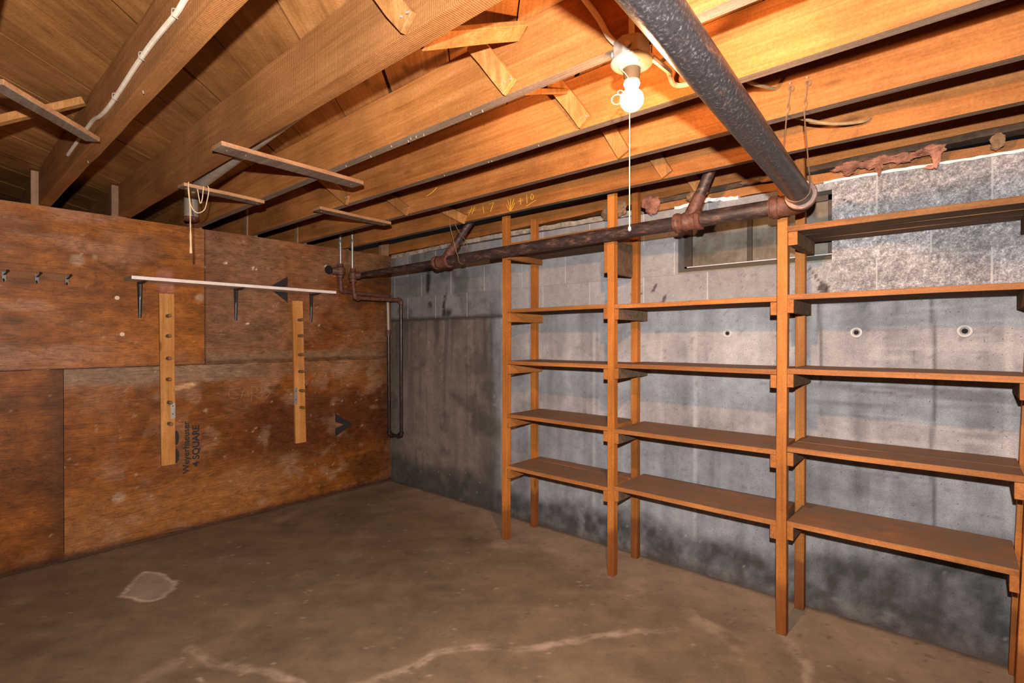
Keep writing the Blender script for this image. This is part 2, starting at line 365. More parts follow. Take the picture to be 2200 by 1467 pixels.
def grid_mesh(name, us, vs, place, colour, mat, hole=None, parent=None, extra=None, flip=False):
    """a fine grid over us x vs; place(u,v)->xyz arrays, colour(u,v)->rgb arrays stored as the attribute 'stain'"""
    U_, V_ = np.meshgrid(us, vs, indexing='ij'); nu, nv = U_.shape
    X = np.stack(place(U_, V_), -1).reshape(-1, 3); Cc = np.stack(colour(U_, V_), -1).reshape(-1, 3)
    idx = np.arange(nu*nv).reshape(nu, nv)
    q = np.stack([idx[:-1,:-1], idx[1:,:-1], idx[1:,1:], idx[:-1,1:]], -1)
    if flip: q = q[..., ::-1]
    if hole:
        uc = (U_[:-1,:-1]+U_[1:,1:])/2; vc = (V_[:-1,:-1]+V_[1:,1:])/2
        q = q[~((uc > hole[0]) & (uc < hole[1]) & (vc > hole[2]) & (vc < hole[3]))]
    faces = [tuple(int(i) for i in f) for f in q.reshape(-1, 4)]
    verts = [tuple(p) for p in X]
    n0 = len(verts)
    if extra: verts += extra.v; faces += [tuple(i+n0 for i in f) for f in extra.f]
    me = bpy.data.meshes.new(name); me.from_pydata(verts, [], faces)
    at = me.color_attributes.new('stain', 'FLOAT_COLOR', 'POINT')
    ca = np.ones((len(verts), 4), np.float32); ca[:n0, :3] = Cc
    if extra: ca[n0:, :3] = Cc.mean(0)
    at.data.foreach_set('color', ca.ravel())
    me.materials.append(mat)
    o = bpy.data.objects.new(name, me); COL.objects.link(o)
    if parent is not None: o.parent = parent
    return o

def stained(name, rough, spec, fn):
    m, nt, b = new_mat(name)
    at = N(nt, 'ShaderNodeAttribute', attribute_name='stain'); tc = N(nt, 'ShaderNodeTexCoord')
    col, hgt, bs, bd = fn(nt, at.outputs['Color'], tc.outputs['Object'])
    L(nt, col, b.inputs['Base Color']); b.inputs['Roughness'].default_value = rough; b.inputs['Specular IOR Level'].default_value = spec
    bp = N(nt, 'ShaderNodeBump', i_Strength=bs, i_Distance=bd); L(nt, hgt, bp.inputs['Height']); L(nt, bp.outputs[0], b.inputs['Normal'])
    return m

def concrete_fn(nt, stain, P):
    sx = N(nt, 'ShaderNodeSeparateXYZ'); L(nt, P, sx.inputs[0])
    isb = mth(nt, 'GREATER_THAN', sx.outputs[2], 1.587)
    rx = ramp(nt, [(0.72, (0,)*3), (0.76, (1,)*3)]); L(nt, mth(nt, 'DIVIDE', sx.outputs[0], 5.0), rx.inputs[0])
    pum = mth(nt, 'MULTIPLY', isb, rx.outputs[0])
    f3 = N(nt, 'ShaderNodeTexNoise', i_Scale=85.0, i_Detail=3.0, i_Roughness=0.75); L(nt, P, f3.inputs['Vector'])
    r3 = ramp(nt, [(0.30, (0.50,)*3), (0.50, (1.0,)*3), (0.68, (1.75,)*3)]); L(nt, f3.outputs[0], r3.inputs[0])
    vc = N(nt, 'ShaderNodeTexVoronoi', i_Scale=70.0); L(nt, P, vc.inputs['Vector'])
    rc = ramp(nt, [(0.10, (1,)*3), (0.20, (0,)*3)]); L(nt, vc.outputs['Distance'], rc.inputs[0])
    sc_ = N(nt, 'ShaderNodeSeparateColor'); L(nt, vc.outputs['Color'], sc_.inputs[0])
    chip = mth(nt, 'MULTIPLY', rc.outputs[0], mth(nt, 'GREATER_THAN', sc_.outputs[0], 0.86))
    # block courses: joints in (x, z), every second course shifted by half a block
    vz = mth(nt, 'DIVIDE', mth(nt, 'SUBTRACT', sx.outputs[2], 1.587), 0.2035); row = mth(nt, 'FLOOR', vz)
    sh_ = mth(nt, 'MULTIPLY', mth(nt, 'SUBTRACT', 1.0, mth(nt, 'MODULO', row, 2.0)), 0.5)
    ux = mth(nt, 'SUBTRACT', mth(nt, 'DIVIDE', mth(nt, 'SUBTRACT', sx.outputs[0], 0.0575), 0.4085), sh_)
    vj = mth(nt, 'LESS_THAN', mth(nt, 'FRACT', ux), 0.0165)
    hj = mth(nt, 'LESS_THAN', mth(nt, 'ABSOLUTE', mth(nt, 'SUBTRACT', mth(nt, 'FRACT', mth(nt, 'ADD', vz, 0.5)), 0.5)), 0.014)
    bn = N(nt, 'ShaderNodeTexWhiteNoise', noise_dimensions='2D'); cb = N(nt, 'ShaderNodeCombineXYZ'); L(nt, mth(nt, 'FLOOR', ux), cb.inputs[0]); L(nt, row, cb.inputs[1]); L(nt, cb.outputs[0], bn.inputs['Vector'])
    rbk = ramp(nt, [(0.0, (0.84,)*3), (1.0, (1.12,)*3)]); L(nt, bn.outputs['Value'], rbk.inputs[0])
    f1 = N(nt, 'ShaderNodeTexNoise', i_Scale=170.0, i_Detail=4.0, i_Roughness=0.7); L(nt, P, f1.inputs['Vector'])
    rf = ramp(nt, [(0.28, (0.62,)*3), (0.52, (1.0,)*3), (0.78, (1.45,)*3)]); L(nt, f1.outputs[0], rf.inputs[0])
    f2 = N(nt, 'ShaderNodeTexNoise', i_Scale=22.0, i_Detail=7.0, i_Roughness=0.7); L(nt, P, f2.inputs['Vector'])
    r2 = ramp(nt, [(0.30, (0.80,)*3), (0.66, (1.14,)*3)]); L(nt, f2.outputs[0], r2.inputs[0])
    # pits
    vo = N(nt, 'ShaderNodeTexVoronoi', i_Scale=30.0); L(nt, P, vo.inputs['Vector'])
    rp = ramp(nt, [(0.04, (1,)*3), (0.10, (0,)*3)]); L(nt, vo.outputs['Distance'], rp.inputs[0])
    gate = ramp(nt, [(0.54, (0,)*3), (0.62, (1,)*3)]); L(nt, f2.outputs[0], gate.inputs[0])
    pit = mth(nt, 'MULTIPLY', mth(nt, 'MULTIPLY', rp.outputs[0], gate.outputs[0]), 0.7)
    col = mixc(nt, stain, r2.outputs[0], 0.9, 'MULTIPLY'); col = mixc(nt, col, rf.outputs[0], 0.75, 'MULTIPLY')
    col = mixc(nt, col, mixc(nt, col, rbk.outputs[0], 1.0, 'MULTIPLY'), isb)
    col = mixc(nt, col, r3.outputs[0], mth(nt, 'MULTIPLY', pum, 0.85), 'MULTIPLY')
    col = mixc(nt, col, (0.03,0.026,0.024), mth(nt, 'MULTIPLY', chip, 0.8))
    jn = mth(nt, 'MULTIPLY', vj, isb); jh = mth(nt, 'MULTIPLY', hj, isb)
    col = mixc(nt, col, (0.20,0.185,0.175), mth(nt, 'MULTIPLY', jh, 0.45))
    col = mixc(nt, col, (0.46,0.44,0.42), mth(nt, 'MULTIPLY', jn, mth(nt, 'ADD', mth(nt, 'MULTIPLY', f2.outputs[0], 0.9), 0.25)))
    col = mixc(nt, col, (0.03,0.026,0.024), pit)
    h = mth(nt, 'SUBTRACT', mth(nt, 'ADD', mth(nt, 'MULTIPLY', f2.outputs[0], 0.3), mth(nt, 'MULTIPLY', f1.outputs[0], 0.5)), mth(nt, 'ADD', pit, mth(nt, 'MULTIPLY', jh, 0.5)))
    return col, h, 0.5, 0.006
M['concrete'] = stained('concrete_foundation', 0.85, 0.25, concrete_fn)

def floor_fn(nt, stain, P):
    f1 = N(nt, 'ShaderNodeTexNoise', i_Scale=150.0, i_Detail=4.0, i_Roughness=0.7); L(nt, P, f1.inputs['Vector'])
    rf = ramp(nt, [(0.28, (0.78,)*3), (0.75, (1.22,)*3)]); L(nt, f1.outputs[0], rf.inputs[0])
    f2 = N(nt, 'ShaderNodeTexNoise', i_Scale=6.0, i_Detail=8.0, i_Roughness=0.68, i_Distortion=0.4); L(nt, P, f2.inputs['Vector'])
    r2 = ramp(nt, [(0.30, (0.80,)*3), (0.70, (1.16,)*3)]); L(nt, f2.outputs[0], r2.inputs[0])
    col = mixc(nt, stain, r2.outputs[0], 1.0, 'MULTIPLY'); col = mixc(nt, col, rf.outputs[0], 0.6, 'MULTIPLY')
    h = mth(nt, 'ADD', f2.outputs[0], mth(nt, 'MULTIPLY', f1.outputs[0], 0.3))
    return col, h, 0.25, 0.006
M['floor'] = stained('concrete_floor', 0.75, 0.3, floor_fn)

def ply_fn(nt, stain, P):
    mp = N(nt, 'ShaderNodeMapping'); mp.inputs['Scale'].default_value = (1, 1.1, 9); L(nt, P, mp.inputs[0])
    f1 = N(nt, 'ShaderNodeTexNoise', i_Scale=1.5, i_Detail=2.2, i_Roughness=0.45, i_Distortion=0.9); L(nt, mp.outputs[0], f1.inputs['Vector'])
    wv = mth(nt, 'FRACT', mth(nt, 'MULTIPLY', f1.outputs[0], 16.0))
    rg = ramp(nt, [(0.0, (0.62,)*3), (0.15, (1.16,)*3), (0.75, (1.0,)*3), (1.0, (0.66,)*3)]); L(nt, wv, rg.inputs[0])
    mp2 = N(nt, 'ShaderNodeMapping'); mp2.inputs['Scale'].default_value = (1, 4, 150); L(nt, P, mp2.inputs[0])
    f2 = N(nt, 'ShaderNodeTexNoise', i_Scale=1.5, i_Detail=4.0, i_Roughness=0.6); L(nt, mp2.outputs[0], f2.inputs['Vector'])
    r2 = ramp(nt, [(0.30, (0.74,)*3), (0.70, (1.22,)*3)]); L(nt, f2.outputs[0], r2.inputs[0])
    f3 = N(nt, 'ShaderNodeTexNoise', i_Scale=130.0, i_Detail=3.0); L(nt, P, f3.inputs['Vector'])
    r3 = ramp(nt, [(0.25, (0.70,)*3), (0.75, (1.28,)*3)]); L(nt, f3.outputs[0], r3.inputs[0])
    col = mixc(nt, stain, rg.outputs[0], 0.85, 'MULTIPLY'); col = mixc(nt, col, r2.outputs[0], 0.75, 'MULTIPLY'); col = mixc(nt, col, r3.outputs[0], 0.6, 'MULTIPLY')
    mp4 = N(nt, 'ShaderNodeMapping'); mp4.inputs['Scale'].default_value = (1, 9, 16); L(nt, P, mp4.inputs[0])
    f4 = N(nt, 'ShaderNodeTexNoise', i_Scale=1.3, i_Detail=9.0, i_Roughness=0.78); L(nt, mp4.outputs[0], f4.inputs['Vector'])
    r4 = ramp(nt, [(0.30, (0.45,)*3), (0.50, (0.98,)*3), (0.70, (1.55,)*3)]); L(nt, f4.outputs[0], r4.inputs[0])
    col = mixc(nt, col, r4.outputs[0], 0.8, 'MULTIPLY')
    h = mth(nt, 'ADD', mth(nt, 'MULTIPLY', f2.outputs[0], 0.7), mth(nt, 'MULTIPLY', f1.outputs[0], 0.6))
    return col, h, 0.2, 0.003
M['plywood'] = stained('stained_plywood', 0.5, 0.16, ply_fn)

# ------------------------------------------------------------------ floor
XW, YB = 5.9, -5.4
PATCH = [(0.826,-2.356),(0.70,-2.27),(0.57,-2.18),(0.66,-2.125),(0.749,-2.12),(0.85,-2.10),(0.93,-2.135),(1.0,-2.20),(1.01,-2.235),(0.97,-2.29),(0.90,-2.31)]
CR1 = [(1.635,-2.25),(1.807,-2.234),(1.953,-2.156),(2.126,-2.076),(2.24,-2.04)]
CR2 = [(2.41,-1.90),(2.424,-1.881),(2.497,-1.679),(2.493,-1.535),(2.641,-1.358),(2.753,-1.293),(2.879,-1.112),(2.978,-0.951),(3.075,-0.815),(3.221,-0.672)]
CR3 = [(3.63,-0.38),(3.70,-0.47),(3.747,-0.533),(3.79,-0.66)]
def floor_col(x, y):
    n1 = fbm(x, y, 1.3, 1.3, 11); n2 = fbm(x, y, 7, 7, 23); n3 = fbm(x+y, x-y, 2.2, 9, 31)
    t = 0.86 + 0.20*(n1-0.5)*2 + 0.22*(n2-0.5)*2 + 0.16*(n3-0.5)*2
    c = np.stack([0.174*t, 0.120*t, 0.074*t], -1)
    def blend(c, col, a): return c*(1-a[..., None]) + np.array(col)*a[..., None]
    wx = x + 0.05*(fbm(x, y, 14, 14, 41)-0.5); wy = y + 0.05*(fbm(x, y, 14, 14, 47)-0.5)
    # dusty paler strip along the block wall, under the shelves
    a = sst(-0.62, -0.15, y + 0.25*(n1-0.5) - 0.18*(1-sst(1.0, 2.4, x))) * sst(0.1, 0.6, x) * (0.35 + 0.7*n2)
    c = blend(c, (0.31,0.215,0.15), np.clip(a, 0, 0.7))
    a = (1-sst(0.0, 0.30, x + 0.1*(n2-0.5)))*sst(-1.5, -0.3, y)*0.5; c = blend(c, (0.27,0.20,0.14), a)
    # dark line where floor meets the walls
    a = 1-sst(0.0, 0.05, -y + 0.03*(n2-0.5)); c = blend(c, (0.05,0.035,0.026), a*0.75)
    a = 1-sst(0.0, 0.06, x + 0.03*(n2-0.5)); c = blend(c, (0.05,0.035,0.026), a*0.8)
    # light round patch
    e = dline(wx, wy, PATCH + PATCH[:1]); ins = inpoly(wx, wy, PATCH)
    c = blend(c, (0.31,0.24,0.19), np.where(ins, 0.75 + 0.5*(n2-0.5), 0.0)); c = blend(c, (0.56,0.44,0.35), (1-sst(0.0, 0.020, e))*(0.15+1.0*n2))
    # cement-filled cracks
    for pts, w in ((CR1, 0.045), (CR2, 0.042), (CR3, 0.04)):
        d = dline(wx, wy, pts); g = np.clip(1.5*fbm(x, y, 10, 10, 57)-0.3, 0, 1)
        c = blend(c, (0.44,0.32,0.235), (1-sst(w*0.10, w*0.85, d))*g*0.75)
        c = blend(c, (0.08,0.055,0.04), (1-sst(0.0, 0.008, d))*0.7*(1-g))
    d = dline(wx, wy, [(1.74,-2.44),(1.71,-2.35)]); c = blend(c, (0.34,0.245,0.18), (1-sst(0.01, 0.06, d))*0.5*n2*1.6)
    d = dline(wx, wy, [(0.22,-1.05),(0.30,-1.25)]); c = blend(c, (0.34,0.25,0.18), (1-sst(0.01, 0.09, d))*0.6*n2)
    for L_ in ([(3.35,-0.52),(3.1,-0.42),(2.8,-0.36)], [(3.5,-0.62),(3.28,-0.50)], [(2.2,-0.30),(1.9,-0.5)], [(3.95,-0.45),(4.25,-0.62)]):
        d = dline(wx, wy, L_); c = blend(c, (0.34,0.24,0.17), (1-sst(0.005, 0.10, d + 0.05*(n3-0.5)))*0.5*sst(0.35, 0.65, n2))
    # dark spots
    for px, py, r in ((2.50,-1.685,0.022),(0.58,-0.9,0.25),(1.3,-1.0,0.16),(2.25,-1.0,0.09),(1.1,-2.75,0.12),(3.3,-1.05,0.14),(1.25,-0.35,0.10)):
        d = np.hypot(wx-px, wy-py); c = blend(c, (0.10,0.065,0.042), (1-sst(r*0.4, r, d))*(0.8 if r < 0.05 else 0.4))
    sp = fbm(x, y, 38, 38, 77); c = blend(c, (0.09,0.06,0.04), sst(0.70, 0.80, sp)*0.6); c = blend(c, (0.42,0.33,0.25), sst(0.76, 0.84, fbm(x, y, 30, 30, 91))*0.5)
    return c[..., 0], c[..., 1], c[..., 2]
ex = MB().box(-1.4, XW, YB, 0.0, -0.12, -0.03)
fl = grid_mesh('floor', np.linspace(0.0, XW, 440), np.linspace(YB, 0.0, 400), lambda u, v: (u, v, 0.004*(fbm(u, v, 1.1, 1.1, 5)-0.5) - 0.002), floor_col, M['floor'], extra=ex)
structure(fl)

# ------------------------------------------------------------------ right wall: poured concrete with three block courses
WX0, WX1, WZ0, WZ1 = 2.945, 3.755, 1.793, 2.155      # window opening
ZT = 2.195
def wall_col(x, z):
    n1 = fbm(x, z, 1.6, 1.6, 101); n2 = fbm(x, z, 9, 9, 113); st = fbm(x, z, 16, 1.1, 127); n3 = fbm(x, z, 3.5, 3.5, 139)
    blk = sst(1.580, 1.590, z)
    t = 0.92 + 0.36*(n1-0.5)*2 + (0.30-0.20*blk)*(n2-0.5)*2 + (0.38-0.26*blk)*(st-0.5)*2
    c = np.stack([0.290*t, 0.272*t, 0.272*t], -1)
    def blend(c, col, a): return c*(1-a[..., None]) + np.array(col)*a[..., None]
    wx = x + 0.06*(n3-0.5) + 0.03*(n2-0.5); wz = z + 0.06*(n3-0.5) + 0.03*(n2-0.5)
    # old damp, dirty grey area toward the corner, with flash falloff painted into it
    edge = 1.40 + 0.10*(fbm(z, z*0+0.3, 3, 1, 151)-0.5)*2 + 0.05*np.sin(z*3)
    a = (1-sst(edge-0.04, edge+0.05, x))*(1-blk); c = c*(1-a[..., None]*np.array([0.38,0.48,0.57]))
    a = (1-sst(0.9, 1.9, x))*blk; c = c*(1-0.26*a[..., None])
    # dark vertical band along that edge
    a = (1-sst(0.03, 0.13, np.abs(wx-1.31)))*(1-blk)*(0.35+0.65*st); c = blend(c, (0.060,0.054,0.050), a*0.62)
    for xs, w, k in ((0.30,0.02,0.4),(0.44,0.015,0.45),(0.86,0.05,0.3),(1.05,0.06,0.3),(2.45,0.05,0.3),(2.93,0.06,0.25),(1.98,0.03,0.35)):
        a = (1-sst(w*0.3, w, np.abs(wx-xs)))*(1-blk)*sst(0.2, 1.0, z)*st*1.3; c = blend(c, (0.085,0.078,0.074), np.clip(a*k, 0, 1))
    # black mould runs
    for xs, z0, z1, w in ((0.575,1.72,2.02,0.045),(0.60,1.60,1.80,0.055),(0.80,1.60,1.88,0.035),(0.86,1.60,1.66,0.07)):
        a = (1-sst(w*0.2, w, np.abs(wx-xs+0.03*(n2-0.5))))*sst(z0-0.04, z0+0.02, z)*(1-sst(z1-0.03, z1+0.03, z))*sst(0.33, 0.55, n2)
        c = blend(c, (0.022,0.018,0.016), np.clip(a*0.95, 0, 1))
    # ledge line at the top of the pour
    a = (1-sst(0.003, 0.030, np.abs(z-1.580+0.016*(n2-0.5))))*(1-sst(1.5, 2.2, x)); c = blend(c, (0.035,0.031,0.029), a*0.85)
    a = sst(0.56, 0.68, fbm(x, z, 24, 1.3, 143))*(1-blk)*(1-sst(1.3, 1.5, x))*sst(0.3, 1.4, z); c = blend(c, (0.055,0.050,0.046), a*0.55)
    a = sst(0.58, 0.70, fbm(x, z, 5, 6, 147))*(1-sst(1.3, 1.5, x)); c = blend(c, (0.05,0.045,0.04), a*0.45)
    # pour seams
    for xs, z0, z1 in ((4.157,0.35,1.58),(3.705,1.15,1.58)):
        a = (1-sst(0.003, 0.012, np.abs(x-xs+0.006*np.sin(z*9))))*sst(z0, z0+0.02, z)*(1-blk); c = blend(c, (0.07,0.062,0.06), a*0.75)
    a = (1-sst(0.003, 0.012, np.abs(z-1.095+0.01*(n2-0.5))))*sst(4.15, 4.16, x); c = blend(c, (0.10,0.09,0.09), a*0.45)
    for xs in (2.345, 4.405, 3.05): 
        a = (1-sst(0.004, 0.018, np.abs(x-xs)))*(1-blk)*sst(0.1, 0.3, z)*(1-sst(1.4, 1.6, z)); c = blend(c, (0.42,0.39,0.38), a*0.55)
    # board-form streaks on the right
    hs = fbm(x, z, 1.0, 26, 163); a = sst(0.52, 0.66, hs)*sst(3.4, 3.9, x)*(1-blk)*sst(0.5, 0.9, z); c = blend(c, (0.10,0.092,0.092), a*0.55)
    a = sst(0.60, 0.72, fbm(x, z, 3.0, 40, 167))*sst(3.6, 4.0, x)*(1-blk)*sst(0.6, 0.8, z); c = blend(c, (0.42,0.39,0.385), a*0.4)
    # dark damp foot
    foot = 0.27 + 0.16*(n1-0.5)*2 + 0.10*(n3-0.5)*2 + 0.20*sst(3.4, 4.4, x)
    a = 1-sst(foot-0.10, foot+0.05, z); c = blend(c, (0.052,0.046,0.041), np.clip(a*(0.35+0.95*fbm(x, z, 17, 13, 197)), 0, 0.97))
    c = blend(c, (0.05,0.043,0.037), (1-sst(0.0, 0.05, z))*0.6)
    # chips
    ch = fbm(x, z, 34, 48, 171, 4); a = sst(0.74, 0.79, ch)*sst(1.9, 2.6, x); c = blend(c, (0.055,0.048,0.045), a*0.35)
    a = sst(0.80, 0.85, fbm(x, z, 30, 30, 181)); c = blend(c, (0.50,0.47,0.45), a*0.35)
    # coarse aggregate of the blocks on the right
    for L_, w in (([(3.655,1.765),(3.685,1.715),(3.715,1.675)],0.006), ([(3.715,1.675),(3.735,1.66),(3.70,1.655),(3.725,1.635)],0.016), ([(3.735,1.66),(3.738,1.60)],0.007), ([(3.80,2.10),(3.835,2.075),(3.85,2.05)],0.006), ([(2.62,1.685),(2.67,1.665),(2.70,1.69)],0.006), ([(2.78,1.70),(2.80,1.735)],0.010), ([(2.84,1.60),(2.86,1.66)],0.012)):
        d = dline(x, z, L_); c = blend(c, (0.04,0.03,0.025), (1-sst(w*0.4, w*1.2, d))*0.85)
    ag = fbm(x, z, 75, 75, 191, 1); c = c*(1 + (0.45*(ag-0.5)*2*sst(3.6, 3.85, x)*blk)[..., None])
    c = np.clip(c, 0.012, 0.75)
    return c[..., 0], c[..., 1], c[..., 2]
us = np.unique(np.round(np.concatenate([np.arange(0.0, WX0, 0.0125), [WX0], np.arange(WX0, WX1, 0.0125), [WX1], np.arange(WX1+0.005, XW+0.01, 0.0125)]), 5))
vs = np.unique(np.round(np.concatenate([np.arange(-0.05, WZ0, 0.0125), [WZ0], np.arange(WZ0, WZ1, 0.0125), [WZ1], np.arange(WZ1+0.004, ZT, 0.0125), [ZT]]), 5))
ex = MB()
D = 0.20
ex.add([(0,0,ZT),(XW,0,ZT),(XW,D,ZT),(0,D,ZT)], [(0,1,2,3)])
ex.add([(0,D,-0.05),(WX0,D,-0.05),(WX0,D,ZT),(0,D,ZT)], [(0,1,2,3)]); ex.add([(WX1,D,-0.05),(XW,D,-0.05),(XW,D,ZT),(WX1,D,ZT)], [(0,1,2,3)])
ex.add([(WX0,D,-0.05),(WX1,D,-0.05),(WX1,D,WZ0),(WX0,D,WZ0)], [(0,1,2,3)]); ex.add([(WX0,D,WZ1),(WX1,D,WZ1),(WX1,D,ZT),(WX0,D,ZT)], [(0,1,2,3)])
for a, b_ in (((WX0,WZ0),(WX1,WZ0)), ((WX1,WZ0),(WX1,WZ1)), ((WX1,WZ1),(WX0,WZ1)), ((WX0,WZ1),(WX0,WZ0))):
    ex.add([(a[0],0,a[1]),(b_[0],0,b_[1]),(b_[0],D,b_[1]),(a[0],D,a[1])], [(0,1,2,3)])
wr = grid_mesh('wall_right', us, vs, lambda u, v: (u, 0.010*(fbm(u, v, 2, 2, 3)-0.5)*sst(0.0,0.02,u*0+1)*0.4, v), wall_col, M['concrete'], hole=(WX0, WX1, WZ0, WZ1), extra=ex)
structure(wr)
# form-tie holes
for i, (x, z, r) in enumerate(((3.24,1.428,0.0205),(3.86,1.427,0.0205),(4.263,1.43,0.0225))):
    t = MB().torus((x,-0.003,z), (0,1,0), r, r*0.28, 24, 8).build('tie_hole', M['tie_ring'], wr, smooth=True); t['label'] = 'round form-tie hole with raised cement ring'
    MB().rev((x,-0.0055,z), (0,1,0), [(0, r*0.50), (0.004, r*0.50)], 18).build('tie_plug', M['hole_black'], t)

# the other sides of the room, behind the photographer, and the dark space behind the plywood
structure(MB().box(XW, XW+0.15, YB, 0.2, -0.05, 2.43).build('wall_near', plain('grey_blocks_near', (0.26,0.25,0.25), 0.9, nscale=8), loc=(0,0,0)))
structure(MB().box(-1.4, XW+0.15, YB-0.15, YB, -0.05, 2.43).build('wall_back', plain('grey_blocks_back', (0.26,0.25,0.25), 0.9, nscale=8), loc=(0,0,0)))
structure(MB().box(-1.55, -1.4, YB, 0.2, -0.05, 2.43).build('wall_far', plain('grey_blocks_far', (0.10,0.095,0.09), 0.9, nscale=8), loc=(0,0,0)))
structure(MB().box(-1.4, -0.02, 0.0, 0.15, -0.05, 2.195).build('wall_beyond', plain('grey_blocks_beyond', (0.16,0.15,0.15), 0.9, nscale=8), loc=(0,0,0)))

# ------------------------------------------------------------------ left wall: plywood sheets on studs
def ply_base(x, z, base, seed, sw):
    n1 = fbm(x, z, 1.4, 1.8, seed); n2 = fbm(x, z, 7, 10, seed+7); st = fbm(x, z, 1.6, 18, seed+13); n3 = fbm(x, z, 26, 26, seed+17)
    t = 0.92 + 0.5*(n1-0.5)*2 + 0.35*(n2-0.5)*2 + 0.30*(st-0.5)*2
    c = np.stack([base[0]*t, base[1]*t*(0.95+0.1*n2), base[2]*t], -1)
    def blend(c, col, a): return c*(1-a[..., None]) + np.array(col)*a[..., None]
    # pale scuffs and bleached streaks
    a = sst(0.54, 0.72, fbm(x, z, 2.2, 3.4, seed+23))*(0.3+0.7*n2)*sw; c = blend(c, (0.28,0.125,0.055), np.clip(a, 0, 0.55))
    a = sst(0.78, 0.84, fbm(x, z, 34, 30, seed+29)); c = blend(c, (0.42,0.28,0.18), a*0.6)
    a = sst(0.60, 0.75, fbm(x, z, 3.0, 4.0, seed+37)); c = blend(c, (0.045,0.016,0.008), a*0.45)
    return c, blend, n1, n2, n3
def ul_col(y, z):
    c, blend, n1, n2, n3 = ply_base(y, z, (0.270,0.086,0.014), 201, 0.8)
    a = sst(0.5, 0.64, fbm(y, z, 1.2, 5, 211))*sst(-1.9, -2.5, y); c = blend(c, (0.36,0.19,0.115), a*0.5)
    wy = y + 0.03*(n2-0.5)
    a = (1-sst(0.03, 0.06, np.abs(wy+1.915)))*sst(1.70, 1.74, z)*(1-sst(1.84, 1.92, z)); c = blend(c, (0.42,0.17,0.13), a*0.5)
    d = dline(wy, z, [(-1.86,1.095+0.11),(-1.74,1.10+0.115)]); 
    for py, pz, r in ((-2.31,1.93,0.02),(-2.16,1.92,0.012),(-2.40,1.90,0.05),(-1.70,1.70,0.04)): 
        a = 1-sst(r*0.4, r, np.hypot(y-py, (z-pz))); c = blend(c, (0.40,0.24,0.14), a*0.8)
    d = dline(y, z, [(-2.29,1.90),(-2.22,1.87)]); c = blend(c, (0.03,0.014,0.008), (1-sst(0.003, 0.012, d))*0.8)
    a = 1-sst(0.0, 0.012, z-1.205); c = blend(c, (0.035,0.014,0.008), a*0.7)
    return np.clip(c[..., 0], .008, .8), np.clip(c[..., 1], .005, .8), np.clip(c[..., 2], .004, .8)
def ur_col(y, z):
    c, blend, n1, n2, n3 = ply_base(y, z, (0.195,0.062,0.015), 301, 0.75)
    a = sst(0.42, 0.62, n1)*(0.4+0.6*n3); c = blend(c, (0.17,0.105,0.062), a*0.7)
    a = (1-sst(-1.3, -0.9, y))*0.5*(0.4+0.6*n3); c = blend(c, (0.20,0.125,0.08), a)
    # bands of paler dust across the lower edge of the sheet
    a = (1-sst(0.02, 0.05, np.abs(z-1.262+0.012*(n2-0.5)))); c = blend(c, (0.20,0.115,0.062), a*0.8)
    a = (1-sst(0.006, 0.02, np.abs(z-1.222))); c = blend(c, (0.06,0.033,0.02), a*0.6)
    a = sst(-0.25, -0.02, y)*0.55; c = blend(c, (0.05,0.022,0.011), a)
    for py, pz, r in ((-1.52,1.98,0.012),(-1.32,1.96,0.013),(-1.29,1.955,0.010),(-0.695,2.04,0.016),(-1.36,1.52,0.012),(-0.76,1.52,0.010),(-1.665,1.93,0.012)):
        c = blend(c, (0.80,0.62,0.46), (1-sst(r*0.5, r, np.hypot(y-py, z-pz)))*0.9)
    a = 1-sst(0.0, 0.010, y+1.667); c = blend(c, (0.035,0.016,0.01), a*0.7)
    return np.clip(c[..., 0], .008, .8), np.clip(c[..., 1], .005, .8), np.clip(c[..., 2], .004, .8)
def ll_col(y, z):
    c, blend, n1, n2, n3 = ply_base(y, z, (0.20,0.062,0.010), 401, 0.6)
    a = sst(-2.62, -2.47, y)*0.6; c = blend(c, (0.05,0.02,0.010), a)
    a = (1-sst(0.0, 0.05, z)); c = blend(c, (0.03,0.014,0.009), a*0.8)
    return np.clip(c[..., 0], .008, .8), np.clip(c[..., 1], .005, .8), np.clip(c[..., 2], .004, .8)
def lr_col(y, z):
    c, blend, n1, n2, n3 = ply_base(y, z, (0.208,0.065,0.010), 501, 0.8)
    a = sst(1.05, 1.12, z + 0.04*(n2-0.5))*(1-sst(-1.6, -1.0, y)*0.6); c = blend(c, (0.215,0.145,0.095), a*0.75)
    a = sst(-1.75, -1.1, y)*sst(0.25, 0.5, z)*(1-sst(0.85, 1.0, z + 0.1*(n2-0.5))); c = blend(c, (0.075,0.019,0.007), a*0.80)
    a = (1-sst(0.25, 0.55, z + 0.15*(n1-0.5)))*(1-sst(-1.3, -0.6, y)); c = blend(c, (0.27,0.115,0.036), a*0.6)
    a = sst(0.57, 0.70, fbm(y, z, 5, 6, 541))*sst(-2.4, -2.2, y); c = blend(c, (0.30,0.17,0.10), a*0.40)
    d = dline(y, z, [(-1.866,1.040),(-1.80,1.052),(-1.745,1.062)]); c = blend(c, (0.52,0.29,0.14), (1-sst(0.012, 0.022, d))*0.95)
    for py, pz, r in ((-2.19,0.33,0.05),(-1.66,0.86,0.02),(-0.95,0.70,0.03)):
        c = blend(c, (0.40,0.26,0.18), (1-sst(r*0.3, r, np.hypot(y-py, z-pz)))*0.7)
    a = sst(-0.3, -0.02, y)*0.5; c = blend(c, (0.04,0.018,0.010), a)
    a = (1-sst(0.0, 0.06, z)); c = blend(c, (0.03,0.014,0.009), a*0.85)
    a = sst(0.78, 0.84, fbm(y, z, 30, 30, 577)); c = blend(c, (0.45,0.32,0.22), a*0.6)
    return np.clip(c[..., 0], .008, .8), np.clip(c[..., 1], .005, .8), np.clip(c[..., 2], .004, .8)
ZP = 2.214
